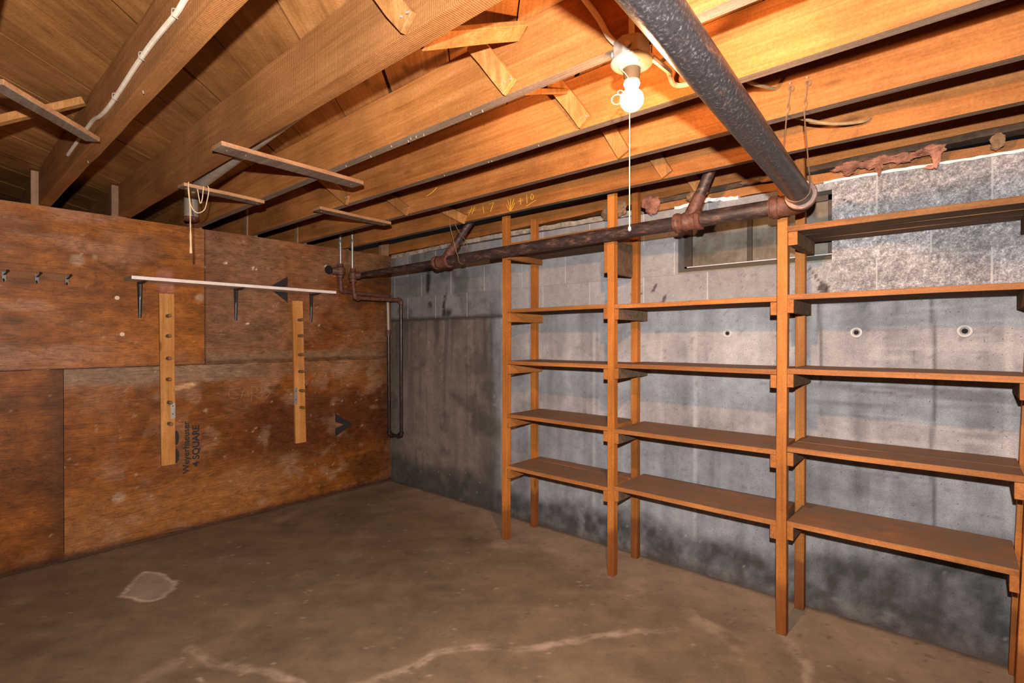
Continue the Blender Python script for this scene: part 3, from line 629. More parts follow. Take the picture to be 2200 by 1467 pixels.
wl = MB()
for y in [-2.573-0.4064*k for k in range(0, 7)] + [-2.178, -1.72, -1.318, -0.906, -0.50, -0.06]:
    wl.box(-0.062, -0.0135, y-0.042, y+0.042, 0.0, 2.425)
wl.box(-0.062, -0.0135, YB, 0.0, -0.02, 0.0395)
wl = wl.build('wall_left', M['stud'], loc=(0,0,0), bevel=0.002); structure(wl)
def sheet(y0, y1, z0, z1, fn, step=0.0125, xo=0.0):
    e = MB().box(-0.012, -0.0015, y0, y1, z0, z1)
    return grid_mesh('plywood_sheet', np.linspace(y0, y1, int((y1-y0)/step)+2), np.linspace(z0, z1, int((z1-z0)/step)+2),
                     lambda u, v: (0.0*u + xo, u, v), fn, M['plywood'], parent=wl, extra=e)
sh_ul = sheet(-4.10, -1.6685, 1.2065, ZP, ul_col); sh_ul['label'] = 'upper plywood sheet with bold red-brown grain'
sh_ur = sheet(-1.6655, -0.001, 1.2065, ZP, ur_col); sh_ur['label'] = 'upper corner plywood sheet, darker and dusty'
sh_ll = sheet(-4.90, -2.4705, 0.0005, 1.2035, ll_col); sh_ll['label'] = 'lower left plywood sheet, dark brown'
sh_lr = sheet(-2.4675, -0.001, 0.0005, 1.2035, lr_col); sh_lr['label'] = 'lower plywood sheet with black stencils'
sheet(YB, -4.103, 1.2065, ZP, ul_col, 0.05); sheet(YB, -4.903, 0.0005, 1.2035, ll_col, 0.05)

# stencils on the plywood
def text_mesh(name, s, size, origin, right, up, mat, parent, depth=0.0012, bold=0.0, fit=None):
    cu = bpy.data.curves.new('lettering', 'FONT'); cu.body = s; cu.size = 1.0; cu.extrude = 0.0; cu.offset = bold
    ob = bpy.data.objects.new('lettering', cu); COL.objects.link(ob)
    dg = bpy.context.evaluated_depsgraph_get(); me = bpy.data.meshes.new_from_object(ob.evaluated_get(dg)); bpy.data.objects.remove(ob)
    V = np.array([v.co[:] for v in me.vertices]); 
    mn, mx = V.min(0), V.max(0); sx = fit[0]/(mx[0]-mn[0]) if fit else size; sy = fit[1]/(mx[1]-mn[1]) if fit else size
    R, Up = np.array(right, float), np.array(up, float); O = np.array(origin, float)
    mb = MB(); W = O + np.outer((V[:,0]-mn[0])*sx, R) + np.outer((V[:,1]-mn[1])*sy, Up)
    mb.add([tuple(p) for p in W], [tuple(p.vertices) for p in me.polygons])
    o = mb.build(name, mat, parent); return o
XS = 0.0022
text_mesh('stencil_lettering', 'Weyerhaeuser', 1, (XS,-1.757,0.413), (0,0,1), (0,-1,0), M['black_ink'], sh_lr, bold=0.018, fit=(0.385,0.056))['label'] = 'black stencilled word running up the sheet'
text_mesh('stencil_lettering', '4 SQUARE', 1, (XS,-1.696,0.455), (0,0,1), (0,-1,0), M['black_ink'], sh_lr, bold=0.028, fit=(0.305,0.056))['label'] = 'black stencilled words beside the longer one'
mb = MB()
for z0, z1 in ((0.505,0.605),(0.635,0.735)):
    n = 8; pts = [(XS,-1.872,z0)] + [(XS, -1.872+0.036*math.sin(math.pi*(k+0.8)/(n+0.6)) ** 0.35, z0+(z1-z0)*k/(n-1)) for k in range(n)] + [(XS,-1.872,z1)]
    mb.add(pts, [tuple(range(len(pts)))])
mb.build('stencil_mark', M['black_ink'], sh_lr)['label'] = 'black stencil half hidden by the peg board'
def tri_mark(sh, a, b_, apex, notch, name='stencil_mark'):
    """open triangle stencil: two thick bars meeting at the apex, gap in the base"""
    mb = MB(); A, B, P = (np.array((XS,)+q) for q in (a, b_, apex)); c = (A+B+P)/3
    Mi = (A+B)/2; ai = A+(Mi-A)*0.72; bi = B+(Mi-B)*0.72; pi_ = P+(Mi-P)*0.52
    mb.add([A, P, pi_, ai], [(0,1,2,3)]); mb.add([B, bi, pi_, P], [(0,1,2,3)])
    return mb.build(name, M['black_ink'], sh)
tri_mark(sh_lr, (-0.607,0.724), (-0.607,0.514), (-0.428,0.605), 0)['label'] = 'black triangle stencil pointing right'
tri_mark(sh_ur, (-1.039,1.919), (-1.039,1.701), (-1.200,1.814), 0)['label'] = 'black triangle stencil pointing left behind the shelf'
# scratched letters C A R D
mb = MB()
def stroke(mb, pts, r=0.0022, smooth=4): mb.tube(pts, r, 5, smooth)
yz = lambda L_: [(XS-0.001, y, z) for y, z in L_]
stroke(mb, yz([(-1.425,1.005),(-1.46,1.018),(-1.495,0.995),(-1.50,0.96),(-1.47,0.935),(-1.43,0.938)]))
stroke(mb, yz([(-1.415,0.93),(-1.395,0.985),(-1.378,1.005),(-1.365,0.98),(-1.352,0.935)])); stroke(mb, yz([(-1.405,0.955),(-1.36,0.957)]), smooth=0)
stroke(mb, yz([(-1.335,0.90),(-1.332,0.96),(-1.330,1.02)])); stroke(mb, yz([(-1.335,1.02),(-1.295,1.01),(-1.290,0.975),(-1.328,0.958),(-1.29,0.93),(-1.262,0.925)]))
stroke(mb, yz([(-1.258,1.015),(-1.25,0.96),(-1.25,0.93)])); stroke(mb, yz([(-1.262,1.015),(-1.215,0.99),(-1.19,0.955),(-1.215,0.925),(-1.26,0.915)]))
mb.build('scratched_writing', M['scratch'], sh_lr)['label'] = 'faint scratched word'

# ------------------------------------------------------------------ ceiling: diagonal subfloor boards
mb = MB(); s2 = math.sqrt(0.5); ZD = 2.43
edges = [0.341 + 0.354*k for k in range(-26, 22)]
edges = [e + {0: 0.0, -1: -0.05, -2: -0.02, -3: 0.0}.get(i-26, 0.015*math.sin(i*2.3)) for i, e in enumerate(edges)]
rnd = random.Random(3)
for i in range(len(edges)-1):
    g = 0.0035 + (0.012 if i % 3 == 0 else 0.0); a, b_ = edges[i]*s2 + g, edges[i+1]*s2 - 0.001
    zt = rnd.uniform(0, 0.004)
    P = []
    # along direction (-1,1)/sqrt2, across direction (1,1)/sqrt2
    for (s_, t_) in ((a,-9),(b_,-9),(b_,9),(a,9)): P.append((s_*s2 - t_*s2, s_*s2 + t_*s2))
    mb.add([(x,y,ZD+zt) for x, y in P] + [(x,y,ZD+0.024) for x, y in P], [(0,1,2,3),(4,7,6,5),(0,4,5,1),(1,5,6,2),(2,6,7,3),(3,7,4,0)])
bm = bmesh.new(); me = bpy.data.meshes.new('ceiling'); me.from_pydata(mb.v, [], mb.f); bm.from_mesh(me)
for co, no in (((-1.4,0,0),(-1,0,0)), ((XW,0,0),(1,0,0)), ((0,YB,0),(0,-1,0)), ((0,0.15,0),(0,1,0))):
    bmesh.ops.bisect_plane(bm, geom=bm.verts[:]+bm.edges[:]+bm.faces[:], plane_co=co, plane_no=no, clear_outer=True)
bm.to_mesh(me); bm.free()
n0 = len(me.vertices)
ce = bpy.data.objects.new('ceiling', me); COL.objects.link(ce)
# grain along the boards: the boards lie at 45 degrees, so turn the texture with an object rotation
me.transform(Matrix.Rotation(math.radians(45), 4, 'Z')); ce.rotation_euler = (0, 0, math.radians(-45))
me.materials.append(wood('subfloor_plank', (0.22,0.086,0.024), (0.37,0.155,0.047), (0.48,0.22,0.078), 'x', rough=0.5, saw=0.15, sawfreq=300, var=0.30, knots=0.7)); structure(ce)
# every board its own tone
nt = me.materials[0].node_tree; b = nt.nodes['Principled BSDF']; src = b.inputs['Base Color'].links[0].from_socket
tc = N(nt, 'ShaderNodeTexCoord'); so = N(nt, 'ShaderNodeSeparateXYZ'); L(nt, tc.outputs['Object'], so.inputs[0])
wn = N(nt, 'ShaderNodeTexWhiteNoise', noise_dimensions='1D'); L(nt, mth(nt, 'FLOOR', mth(nt, 'DIVIDE', mth(nt, 'SUBTRACT', so.outputs[1], 0.2411), 0.2503)), wn.inputs['W'])
rw = ramp(nt, [(0.0, (0.72,0.70,0.68)), (1.0, (1.12,1.12,1.12))]); L(nt, wn.outputs['Value'], rw.inputs[0])
L(nt, mixc(nt, src, rw.outputs[0], 1.0, 'MULTIPLY'), b.inputs['Base Color'])
structure(MB().box(-1.4, XW, YB, 0.15, ZD+0.025, ZD+0.05).build('added_floor_layer_1', plain('upper_floor_underside', (0.06,0.03,0.015), 0.9), loc=(0,0,0)))  # dark upper floor layer added above the boards to stop light leaking through

# ------------------------------------------------------------------ joists
ZJ = 2.217
JY = {0: -2.928, 1: -2.522, 2: -2.115, 3: -1.703, 4: -1.308, 5: -0.903, 6: -0.500}
JW = {0: 0.044, 1: 0.055, 2: 0.066, 3: 0.044, 4: 0.040, 5: 0.040, 6: 0.040}
JL = {0: 'unlit ceiling joist at the photo\'s top left corner, beyond the cabled one',
      1: 'rough-sawn ceiling joist with a white cable stapled along its side',
      2: 'thick rough-sawn ceiling joist between the cabled joist and the lamp\'s joist',
      3: 'grey-bottomed ceiling joist that the bulb fixture is fixed to',
      4: 'orange ceiling joist just past the bulb, its cable ending on it',
      5: 'orange ceiling joist carrying the two wire hangers of the big pipe',
      6: 'orange ceiling joist marked with yellow crayon numbers'}
joists = {}
for k, y in JY.items():
    w = JW[k]
    mb = MB().beam((-1.38, y-w/2, (ZJ+ZD)/2), (XW, y-w/2, (ZJ+ZD)/2), w, ZD-ZJ, seg=40 if k in (1,2) else 24, wob=0.0035 if k in (1,2) else 0.002, seed=k)
    o = mb.build('ceiling_joist', M['joist_rough'] if k in (1,2) else M['joist'], loc=(0, y, ZJ), bevel=0.0)
    if k >= 3:
        o.data.materials.append(M['joist_under'])
        for p in o.data.polygons:
            if p.normal.z < -0.7: p.material_index = 1
    joists[k] = tag(o, JL[k], 'joist', 'floor joists overhead')
for kk in range(1, 6):
    y = -2.928 - 0.4064*kk
    tag(MB().beam((-1.38, y, (ZJ+ZD)/2), (XW, y, (ZJ+ZD)/2), 0.044, ZD-ZJ).build('ceiling_joist', M['joist'], loc=(0, y, ZJ)), 'ceiling joist behind the photographer, outside the picture', 'joist', 'floor joists behind the photographer')
mb = MB().beam((-1.38, 0.028, 2.268), (XW, 0.028, 2.363), 0.095, 0.098, seg=60, wob=0.006, seed=9)
rj = tag(mb.build('rim_joist', M['joist'], loc=(0,0.028,2.28)), 'weathered joist lying along the top of the concrete block wall', 'joist')
MB().beam((2.70, 0.032, 2.2612), (XW, 0.032, 2.303), 0.085, 0.028, seg=50, wob=0.004, seed=19).build('weathered_underside', plain('rotten_dark_wood', (0.10,0.062,0.036), 0.95, c2=(0.035,0.022,0.014), nscale=14, amount=0.9, bump=0.5), rj)['label'] = 'dark rotten lower edge of the joist'
# sill plate, mortar cap
tag(MB().beam((2.80,0.085,2.224),(XW,0.085,2.224),0.13,0.050,seg=50,wob=0.006,seed=4).build('sill_plate', M['sill_wood'], loc=(2.8,0.075,2.197)), 'orange wooden sill plate on top of the block wall, over the window', 'sill plate')
mb = MB().beam((0.0,0.06,2.2145),(2.66,0.06,2.228),0.11,0.034,seg=60,wob=0.006,seed=14)
tag(mb.build('mortar_ledge', M['mortar_cap'], loc=(1.4,0.06,2.197)), 'crumbly pale mortar ledge capping the block wall beside the corner', 'ledge')
tag(MB().beam((2.93,0.012,2.204),(3.30,0.012,2.204),0.05,0.02,seg=18,wob=0.008,seed=21).build('paint_strip', M['paint_white'], loc=(3.1,0.012,2.195)), 'white paint-smeared strip above the window\'s left end', 'strip')
tag(MB().beam((3.72,0.005,2.190),(5.0,0.005,2.190),0.03,0.012,seg=50,wob=0.005,seed=22).build('mortar_bead', M['paint_white'], loc=(4.3,0.005,2.184)), 'ragged white mortar bead along the block wall\'s top at the right', 'bead')
# crayon marks on joist 6, seen from the camera's side
y6 = JY[6]-JW[6]-0.003
c6 = lambda L_: [(x, y6, z-0.016) for x, z in L_]
R_ = 0.0016
for nm, lab, segs in (('crayon_number', 'yellow crayon number sign and seventeen', ([(1.665,2.275),(1.70,2.325)], [(1.695,2.275),(1.725,2.325)], [(1.65,2.292),(1.735,2.300)], [(1.655,2.305),(1.74,2.313)],
             [(1.805,2.315),(1.812,2.265)], [(1.86,2.318),(1.905,2.322)], [(1.905,2.322),(1.875,2.265)])),
            ('crayon_arrow', 'yellow crayon arrow pointing down', ([(2.055,2.318),(2.052,2.24)], [(2.030,2.315),(2.052,2.245)], [(2.085,2.315),(2.053,2.245)], [(2.02,2.285),(2.052,2.24),(2.09,2.285)])),
            ('crayon_number', 'yellow crayon plus and underlined ten', ([(2.120,2.29),(2.158,2.292)], [(2.137,2.31),(2.140,2.265)], [(2.19,2.32),(2.193,2.265)],
             [(2.232,2.318),(2.222,2.30),(2.232,2.28),(2.246,2.298),(2.232,2.318)], [(2.185,2.248),(2.265,2.272)]))):
    mb = MB()
    for seg_ in segs: stroke(mb, c6(seg_), R_, 0 if len(seg_) == 2 else 4)
    mb.build(nm, M['chalk'], joists[6])['label'] = lab
mb = MB(); y5 = JY[5]-JW[5]-0.003
stroke(mb, [(1.70,y5,2.30),(1.76,y5,2.315),(1.80,y5,2.335)], 0.002)
mb.build('crayon_writing', M['chalk'], joists[5])['label'] = 'short yellow crayon stroke'
# nails driven through the joists
for k, xs in ((3, (2.05,2.25,2.42,2.52,2.55,2.58,2.62,2.9,2.95)), (4, (2.3,2.6,2.62,2.9)), (1, (2.2,1.2))):
    for i, x in enumerate(xs):
        y = JY[k]-JW[k]*(0.3+0.5*random.random())
        MB().cyl((x,y,ZJ+0.01),(x+0.004,y+0.003,ZJ-0.007),0.0022,6).build('nail', M['nail'], joists[k])

for pts in ([(1.90,-2.125,2.219),(1.902,-2.118,2.208),(1.925,-2.112,2.200),(1.93,-2.10,2.206)], [(1.91,-2.13,2.219),(1.915,-2.122,2.205),(1.90,-2.115,2.192)]):
    MB().tube(pts, 0.0022, 6, 4).build('bent_nail', M['nail'], joists[2], smooth=True)
# cross bridging between the joists: (joist whose near face takes the foot, foot x, top x)
BR = [(2,3.150,3.02,'pale bridging strut at the top edge, nailed to the thick rough-sawn joist'),
      (3,3.125,3.00,'pale bridging strut whose foot meets the grey-bottomed joist left of the bulb'),
      (4,3.160,3.05,'orange bridging strut just left of the glowing bulb'),
      (5,3.105,3.02,'bridging strut directly behind the upper pull chain'),
      (6,3.125,3.04,'small bridging strut above the window\'s left end, left of the pipe branch'),
      (7,3.115,3.03,'smallest bridging strut, against the rim joist above the window'),
      (4,1.475,1.22,'bridging strut below the long board\'s right end'),
      (5,1.525,1.28,'bridging strut above the right end of the small board near the corner'),
      (6,1.64,1.29,'bridging strut behind the thin wire loop of the wall pipe')]
for k, xf, xt, lab in BR:
    yf = (JY[k]-JW[k]) if k < 7 else -0.018; yt = JY[k-1]
    p = Vector((xf, yf-0.013, ZJ+0.012)); q = Vector((xt-0.02, yf-0.042, ZD-0.010))
    mb = MB().beam(p, q, 0.062, 0.02, up=(0,-1,0), seg=3, wob=0.0015, seed=k*7+int(xf))
    o = mb.build('bridging_strut', M['brace'], bevel=0.0015); tag(o, lab, 'strut', 'cross bridging between joists')
    for dx in (-0.012, 0.014):
        MB().cyl(p+Vector((dx, -0.006, 0.022)), p+Vector((dx, -0.018, 0.014)), 0.0032, 7).build('nail', M['nail'], o)
XB = [((3.10,-2.115+0.012,2.245),(3.175,-1.703-0.044-0.012,2.395),'bridging strut crossing level under the top edge, above the grey-bottomed joist'),
      ((3.10,-1.703+0.012,2.245),(3.06,-1.308-0.040-0.012,2.38),'half hidden bridging strut crossing behind the one left of the bulb')]
for p, q, lab in XB:
    o = MB().beam(p, q, 0.062, 0.02, up=(0,1,1), seg=3, wob=0.0015, seed=5).build('bridging_strut', M['brace'], bevel=0.0015); tag(o, lab, 'strut', 'cross bridging between joists')

# boards nailed under the joists, their lower faces in grey lumber
def grey_below(o):
    o.data.materials.append(M['joist_under'])
    for p in o.data.polygons:
        if p.normal.z < -0.7: p.material_index = 1
NB = [((1.896,-2.232),(1.868,-1.542),0.10,'longest flat board nailed under the joists, above the wall shelf'),
      ((1.152,-2.150),(1.112,-1.720),0.078,'flat board nailed under the joists with string looped over it'),
      ((1.225,-1.432),(1.205,-0.890),0.085,'flat board nailed under the joists, nearest the room corner')]
for i, ((x0,y0),(x1,y1),w,lab) in enumerate(NB):
    o = MB().beam((x0,y0,2.2065),(x1,y1,2.2065),w,0.019,seg=4,wob=0.001,seed=i+60).build('nailed_board', M['nailed'], bevel=0.0015); tag(o, lab, 'board', 'boards nailed under the joists'); grey_below(o)
    for t in (0.06, 0.94):
        MB().cyl((x0+(x1-x0)*t, y0+(y1-y0)*t, 2.199),(x0+(x1-x0)*t, y0+(y1-y0)*t, 2.195),0.004,7).build('nail', M['nail'], o)
o = MB().beam((1.955,-2.895,2.2065),(1.595,-2.588,2.2065),0.055,0.019,seg=4,wob=0.001,seed=66).build('nailed_board', M['nailed'], bevel=0.0015); grey_below(o); tag(o, 'slanting narrow board under the joists at the left edge of the photo', 'board', 'boards nailed under the joists')
o = MB().beam((1.30,-2.915,2.235),(1.43,-2.59,2.412),0.034,0.03,seg=3,wob=0.001,seed=67).build('bridging_strut', M['brace'], bevel=0.0015); tag(o, 'orange strut behind the slanting board, reaching the cabled joist', 'strut')

# pale conduit along the thick rough-sawn joist, and a stack rising behind the plywood
tag(MB().cyl((1.10,-2.050,2.236),(2.85,-2.082,2.312),0.027,18).build('conduit_pipe', M['dirt_metal'], smooth=True), 'pale pipe lying close beside the thick rough-sawn joist', 'pipe')
vp = thing('pipe_stub', (0.27,-1.835,2.205), 'grey capped pipe stub hanging between joists, just above the plywood', 'pipe')
MB().cyl((0.27,-1.835,2.215),(0.27,-1.835,2.43),0.044,22).build('pipe', M['dirt_metal'], vp, smooth=True)
MB().rev((0.27,-1.835,2.232),(0,0,-1),[(0,0.044),(0,0.048),(0.018,0.048),(0.026,0.040),(0.030,0.022)],22).build('cap', M['rust'], vp, smooth=True)

# ------------------------------------------------------------------ ceiling lamp
LX, LY, LZ = 3.562, -1.744, 2.160
lamp = thing('ceiling_lamp', (LX, LY, LZ), 'bare glowing bulb in a white porcelain pull-chain lampholder on a metal box', 'lamp')
mb = MB(); pr = [(-0.046,0.050),(-0.044,0.052),(0.0,0.052),(0.002,0.050)]
mb.rev((LX,LY,LZ+0.054),(0,0,1),pr,8); o = mb.build('junction_box', M['box_metal'], lamp, bevel=0.001)
for a in (0.4, 2.0, 3.6, 5.0):
    MB().rev((LX+0.051*math.cos(a),LY+0.051*math.sin(a),LZ+0.028),(math.cos(a),math.sin(a),0),[(0,0.009),(0.004,0.009),(0.005,0.006)],12).build('clamp', M['nail'], o)
MB().rev((LX,LY,LZ+0.004),(0,0,-1),[(0,0.057),(0.004,0.0585),(0.009,0.056),(0.014,0.046),(0.018,0.034),(0.021,0.027)],40).build('lampholder_plate', M['porcelain'], lamp, smooth=True)
MB().rev((LX,LY,LZ-0.015),(0,0,-1),[(0,0.0235),(0.020,0.023),(0.030,0.021),(0.034,0.021)],28).build('socket', M['socket'], lamp, smooth=True)
MB().rev((LX+0.030,LY-0.02,LZ-0.007),(0,0,-1),[(0,0.006),(0.005,0.006),(0.007,0.003)],12).build('screw', M['nail'], lamp)
MB().rev((LX-0.02,LY-0.022,LZ-0.006),(0,0,-1),[(0,0.008),(0.010,0.008),(0.014,0.004)],12).build('chain_guide', M['box_metal'], lamp)
bz = LZ-0.048
prof = [(0.0,0.016),(0.004,0.0205),(0.010,0.0225),(0.016,0.0205),(0.021,0.0170),(0.027,0.0185)]
for k in range(15):
    a = math.radians(38 + k*(180-38)/14); prof.append((0.027+0.0315*(math.cos(math.radians(38))-math.cos(a))+0.002, 0.0325*math.sin(a) if k else 0.0200))
MB().rev((LX,LY,bz),(0,0,-1),prof,32).build('bulb', M['bulb'], lamp, smooth=True)
# the light of the filament, inside the clear bulb
ld = bpy.data.lights.new('filament_light', 'POINT'); lo_ = bpy.data.objects.new('filament_light', ld); COL.objects.link(lo_)
lo_.parent = lamp; lo_.location = Vector((LX, LY, bz-0.052)) - lamp.location
ld.energy = BULB_POWER; ld.color = BULB_COLOR; ld.shadow_soft_size = 0.022; ld.use_nodes = True
lf = ld.node_tree.nodes.new('ShaderNodeLightFalloff'); lf.inputs['Strength'].default_value = 1.0; lf.inputs['Smooth'].default_value = 0.35
ld.node_tree.links.new(lf.outputs['Quadratic'], ld.node_tree.nodes['Emission'].inputs['Strength'])
mb = MB(); mb.torus((LX-0.040,LY-0.012,bz-0.045),(0.45,-0.8,0.1),0.0145,0.0016,28,6); mb.torus((LX-0.030,LY-0.010,bz-0.028),(0.5,-0.7,0.3),0.008,0.0014,22,6)
mb.build('bead_loop', M['porcelain'], lamp, smooth=True)
cx, cy = LX+0.012, LY-0.034
ch = MB().tube([(LX-0.02,LY-0.022,LZ-0.02),(cx,cy,LZ-0.07),(cx,cy,2.0),(cx,cy,1.85),(cx,cy,1.700)],0.0013,6,4).build('pull_chain', M['string'], lamp)
MB().rev((cx,cy,2.028),(0,0,-1),[(0,0.002),(0.004,0.0045),(0.012,0.005),(0.016,0.002)],12).build('chain_bell', M['porcelain'], ch, smooth=True)
MB().rev((cx,cy,1.700),(0,0,-1),[(0,0.002),(0.003,0.004),(0.010,0.0042),(0.013,0.002)],12).build('chain_end', M['porcelain'], ch, smooth=True)

# cables
def cable(name, pts, r, mat, label, flat=1.0, cat='cable'):
    return tag(MB().tube(pts, r, 8, 8).build(name, M[mat], smooth=True), label, cat)
cable('electrical_cable', [(3.40,-1.80,2.425),(3.42,-1.775,2.39),(3.468,-1.765,2.312),(3.50,-1.765,2.25),(3.530,-1.760,2.213),(3.545,-1.75,2.205)], 0.0085, 'cable', 'white cable coming down into the lamp\'s metal box from the left')
cable('electrical_cable', [(3.575,-1.765,2.425),(3.575,-1.768,2.36),(3.575,-1.77,2.29),(3.575,-1.768,2.214)], 0.0085, 'cable', 'short white cable dropping straight into the lamp\'s box')
cable('electrical_cable', [(3.612,-1.722,2.166),(3.628,-1.700,2.150),(3.606,-1.60,2.178),(3.540,-1.45,2.250),(3.522,-1.372,2.252),(3.556,-1.350,2.250),(3.60,-1.349,2.256)], 0.0085, 'cable', 'white cable curving from the lamp\'s box to the next joist')
cable('electrical_cable', [(3.612,-1.735,2.200),(3.628,-1.722,2.205),(3.646,-1.705,2.190),(3.642,-1.700,2.165),(3.620,-1.705,2.155)], 0.0055, 'cable', 'small white cable loop at the right of the lamp\'s box')
cable('electrical_cable', [(3.70,-1.30,2.31),(3.70,-1.20,2.275),(3.718,-1.05,2.30),(3.728,-0.950,2.325)], 0.0065, 'old_cable', 'tan cable sagging between two joists, above the twin wire hangers')
cable('electrical_cable', [(3.70,-0.90,2.29),(3.76,-0.80,2.262),(3.86,-0.68,2.245),(3.95,-0.585,2.258),(3.975,-0.545,2.28)], 0.0065, 'old_cable', 'tan cable right of the twin wire hangers, ending in a joist')
w1 = cable('electrical_cable', [(5.85,-2.583,2.30),(5.0,-2.583,2.292),(4.1,-2.583,2.303),(3.2,-2.583,2.30),(2.95,-2.583,2.298),(2.72,-2.583,2.294),(2.63,-2.583,2.286),(2.42,-2.583,2.292),(2.23,-2.583,2.287),(2.0,-2.583,2.272),(1.83,-2.583,2.265),(1.70,-2.583,2.272),(1.58,-2.583,2.29),(1.46,-2.583,2.292),(1.0,-2.583,2.285)], 0.0075, 'cable', 'long white cable stapled along the side of a rough-sawn joist')
for x, z in ((2.63,2.286),(2.30,2.2895),(1.95,2.270)):
    MB().tube([(x,-2.578,z-0.012),(x,-2.592,z-0.009),(x+0.003,-2.5935,z),(x+0.003,-2.592,z+0.009),(x+0.003,-2.578,z+0.012)],0.0016,6,3).build('staple', M['nail'], w1)
# string over the small board
st = thing('hanging_string', (1.16,-2.06,2.2), 'tan string looped over a small overhead board, one end hanging down', 'string')
MB().tube([(1.20,-2.128,2.218),(1.200,-2.129,2.17),(1.200,-2.122,2.10),(1.20,-2.12,2.0),(1.20,-2.119,1.93),(1.20,-2.118,1.845)],0.0032,6,4,radii=[0.0026]*7+[0.0045]*2+[0.006]).build('strand', M['string'], st, smooth=True)
MB().tube([(1.195,-2.126,2.19),(1.20,-2.118,2.10),(1.20,-2.09,2.065),(1.20,-2.055,2.085),(1.20,-2.040,2.14),(1.197,-2.03,2.20),(1.19,-2.035,2.220),(1.19,-2.052,2.221),(1.197,-2.058,2.19),(1.20,-2.064,2.14),(1.19,-2.07,2.12),(1.19,-2.078,2.16),(1.18,-2.08,2.195)],0.0024,6,5).build('loop', M['string'], st, smooth=True)

# ------------------------------------------------------------------ drain pipes
bp_ = thing('drain_pipe', (3.77,-1.6,2.02), 'large black iron pipe crossing overhead toward the window', 'pipe', 'iron drain pipes')
EC = Vector((3.712,-0.452,2.000)); dirb = (Vector((3.862,-3.2,2.052))-Vector((3.735,-0.60,2.010)))
MB().cyl(Vector((3.735,-0.60,2.010))+dirb*(-0.03), Vector((3.735,-0.60,2.010))+dirb*1.9, 0.0455, 40).build('pipe', M['iron'], bp_, smooth=True)
dn = -dirb.normalized()
MB().rev(Vector((3.735,-0.60,2.010))+dn*0.02, dn, [(0,0.046),(0.0,0.060),(0.006,0.062),(0.018,0.062),(0.024,0.056),(0.05,0.053),(0.075,0.050)], 40).build('hub', M['hub'], bp_, smooth=True)
wp = thing('drain_pipe', (2.0,-0.45,1.98), 'brown iron pipe running along the block wall in front of the shelf posts', 'pipe', 'iron drain pipes')
cz = lambda x: 1.971 + (x-0.1)*(2.003-1.971)/(3.65-0.1)
MB().tube([Vector((3.735,-0.60,2.010))+dn*0.06, (3.722,-0.50,2.004), (3.700,-0.462,2.003), (3.655,-0.450,2.002), (3.58,-0.45,cz(3.58))],0.047,28,8).build('elbow', M['rust'], wp, smooth=True)
MB().rev((3.62,-0.45,cz(3.62)),(-1,0,0),[(0,0.046),(0,0.052),(0.03,0.052),(0.035,0.044)],32).build('hub', M['rust'], wp, smooth=True)
MB().cyl((1.34,-0.45,cz(1.34)),(3.60,-0.45,cz(3.6)),0.0375,32).build('pipe', M['iron_brown'], wp, smooth=True)
MB().cyl((0.10,-0.45,cz(0.1)),(1.30,-0.45,cz(1.3)),0.0265,28).build('pipe', M['iron_brown'], wp, smooth=True)
def wye(x0, x1, br_from, br_to, rb):
    z0 = cz(x0); ax = Vector((x1-x0,0,cz(x1)-z0)); n = ax.length
    pr = [(0,0.040),(0,0.050),(0.012,0.052),(0.022,0.050),(0.026,0.045),(0.045,0.045),(0.050,0.049),(0.058,0.049),(0.064,0.045),(n-0.03,0.045),(n-0.026,0.050),(n-0.004,0.051),(n,0.040)]
    f = MB().rev((x0,-0.45,z0), ax, pr, 36).build('wye_fitting', M['rust'], wp, smooth=True)
    p, q = Vector(br_from), Vector(br_to)
    MB().cyl(p, p.lerp(q, 0.40), 0.038, 24, 0.031).build('branch_hub', M['rust'], f, smooth=True)
    MB().cyl(p.lerp(q, 0.36), q, 0.0275, 24, 0.026).build('branch_pipe', M['iron_brown'], f, smooth=True)
wye(1.205, 1.365, (1.31,-0.45,1.99), (1.585,-0.40,2.30), 0.03)
wye(3.125, 3.265, (3.195,-0.45,2.00), (3.325,-0.415,2.32), 0.03)
# wire hangers
def hanger(pts, label, nails):
    h = thing('wire_hanger', pts[0], label, 'hanger', 'wire pipe hangers')
    MB().tube(pts, 0.0024, 7, 6).build('wire', M['wire'], h, smooth=True)
    for p in nails:
        MB().cyl((p[0]-0.006,p[1]+0.004,p[2]+0.004),(p[0]+0.002,p[1]-0.010,p[2]),0.0028,8).build('nail', M['nail'], h)
        MB().torus((p[0]+0.006,p[1]-0.006,p[2]-0.020),(0.5,-0.8,0),0.009,0.0022,18,6).build('twist', M['wire'], h, smooth=True)
cR = 0.048; ring_c = Vector((3.739,-0.655,2.012)); ringpts = []
for a in range(200, 345, 12):
    t = math.radians(a); ringpts.append(ring_c + cR*Vector((math.cos(t), 0, math.sin(t))))
hanger([(3.778,-0.952,2.318),(3.772,-0.951,2.26),(3.766,-0.949,2.213),(3.715,-0.78,2.10),(3.693,-0.68,2.03)] + ringpts + [(3.790,-0.68,2.03),(3.802,-0.78,2.10),(3.824,-0.949,2.213),(3.828,-0.951,2.26),(3.832,-0.952,2.320)],
       'pair of rusty wires slung from a joist around the big black pipe', [(3.776,-0.946,2.328),(3.831,-0.946,2.33)])
rp = []
for a in range(170, 370, 15):
    t = math.radians(a); rp.append(Vector((1.50, -0.45+0.0395*math.cos(t), cz(1.5)+0.0395*math.sin(t))))
hanger([(1.475,-0.548,2.31),(1.477,-0.547,2.213),(1.485,-0.50,2.05)] + rp + [(1.515,-0.42,2.10),(1.530,-0.50,2.16),(1.534,-0.547,2.213),(1.537,-0.548,2.30)],
       'thin wire loop holding up the brown wall pipe near its left branch', [(1.475,-0.546,2.323),(1.537,-0.546,2.312)])

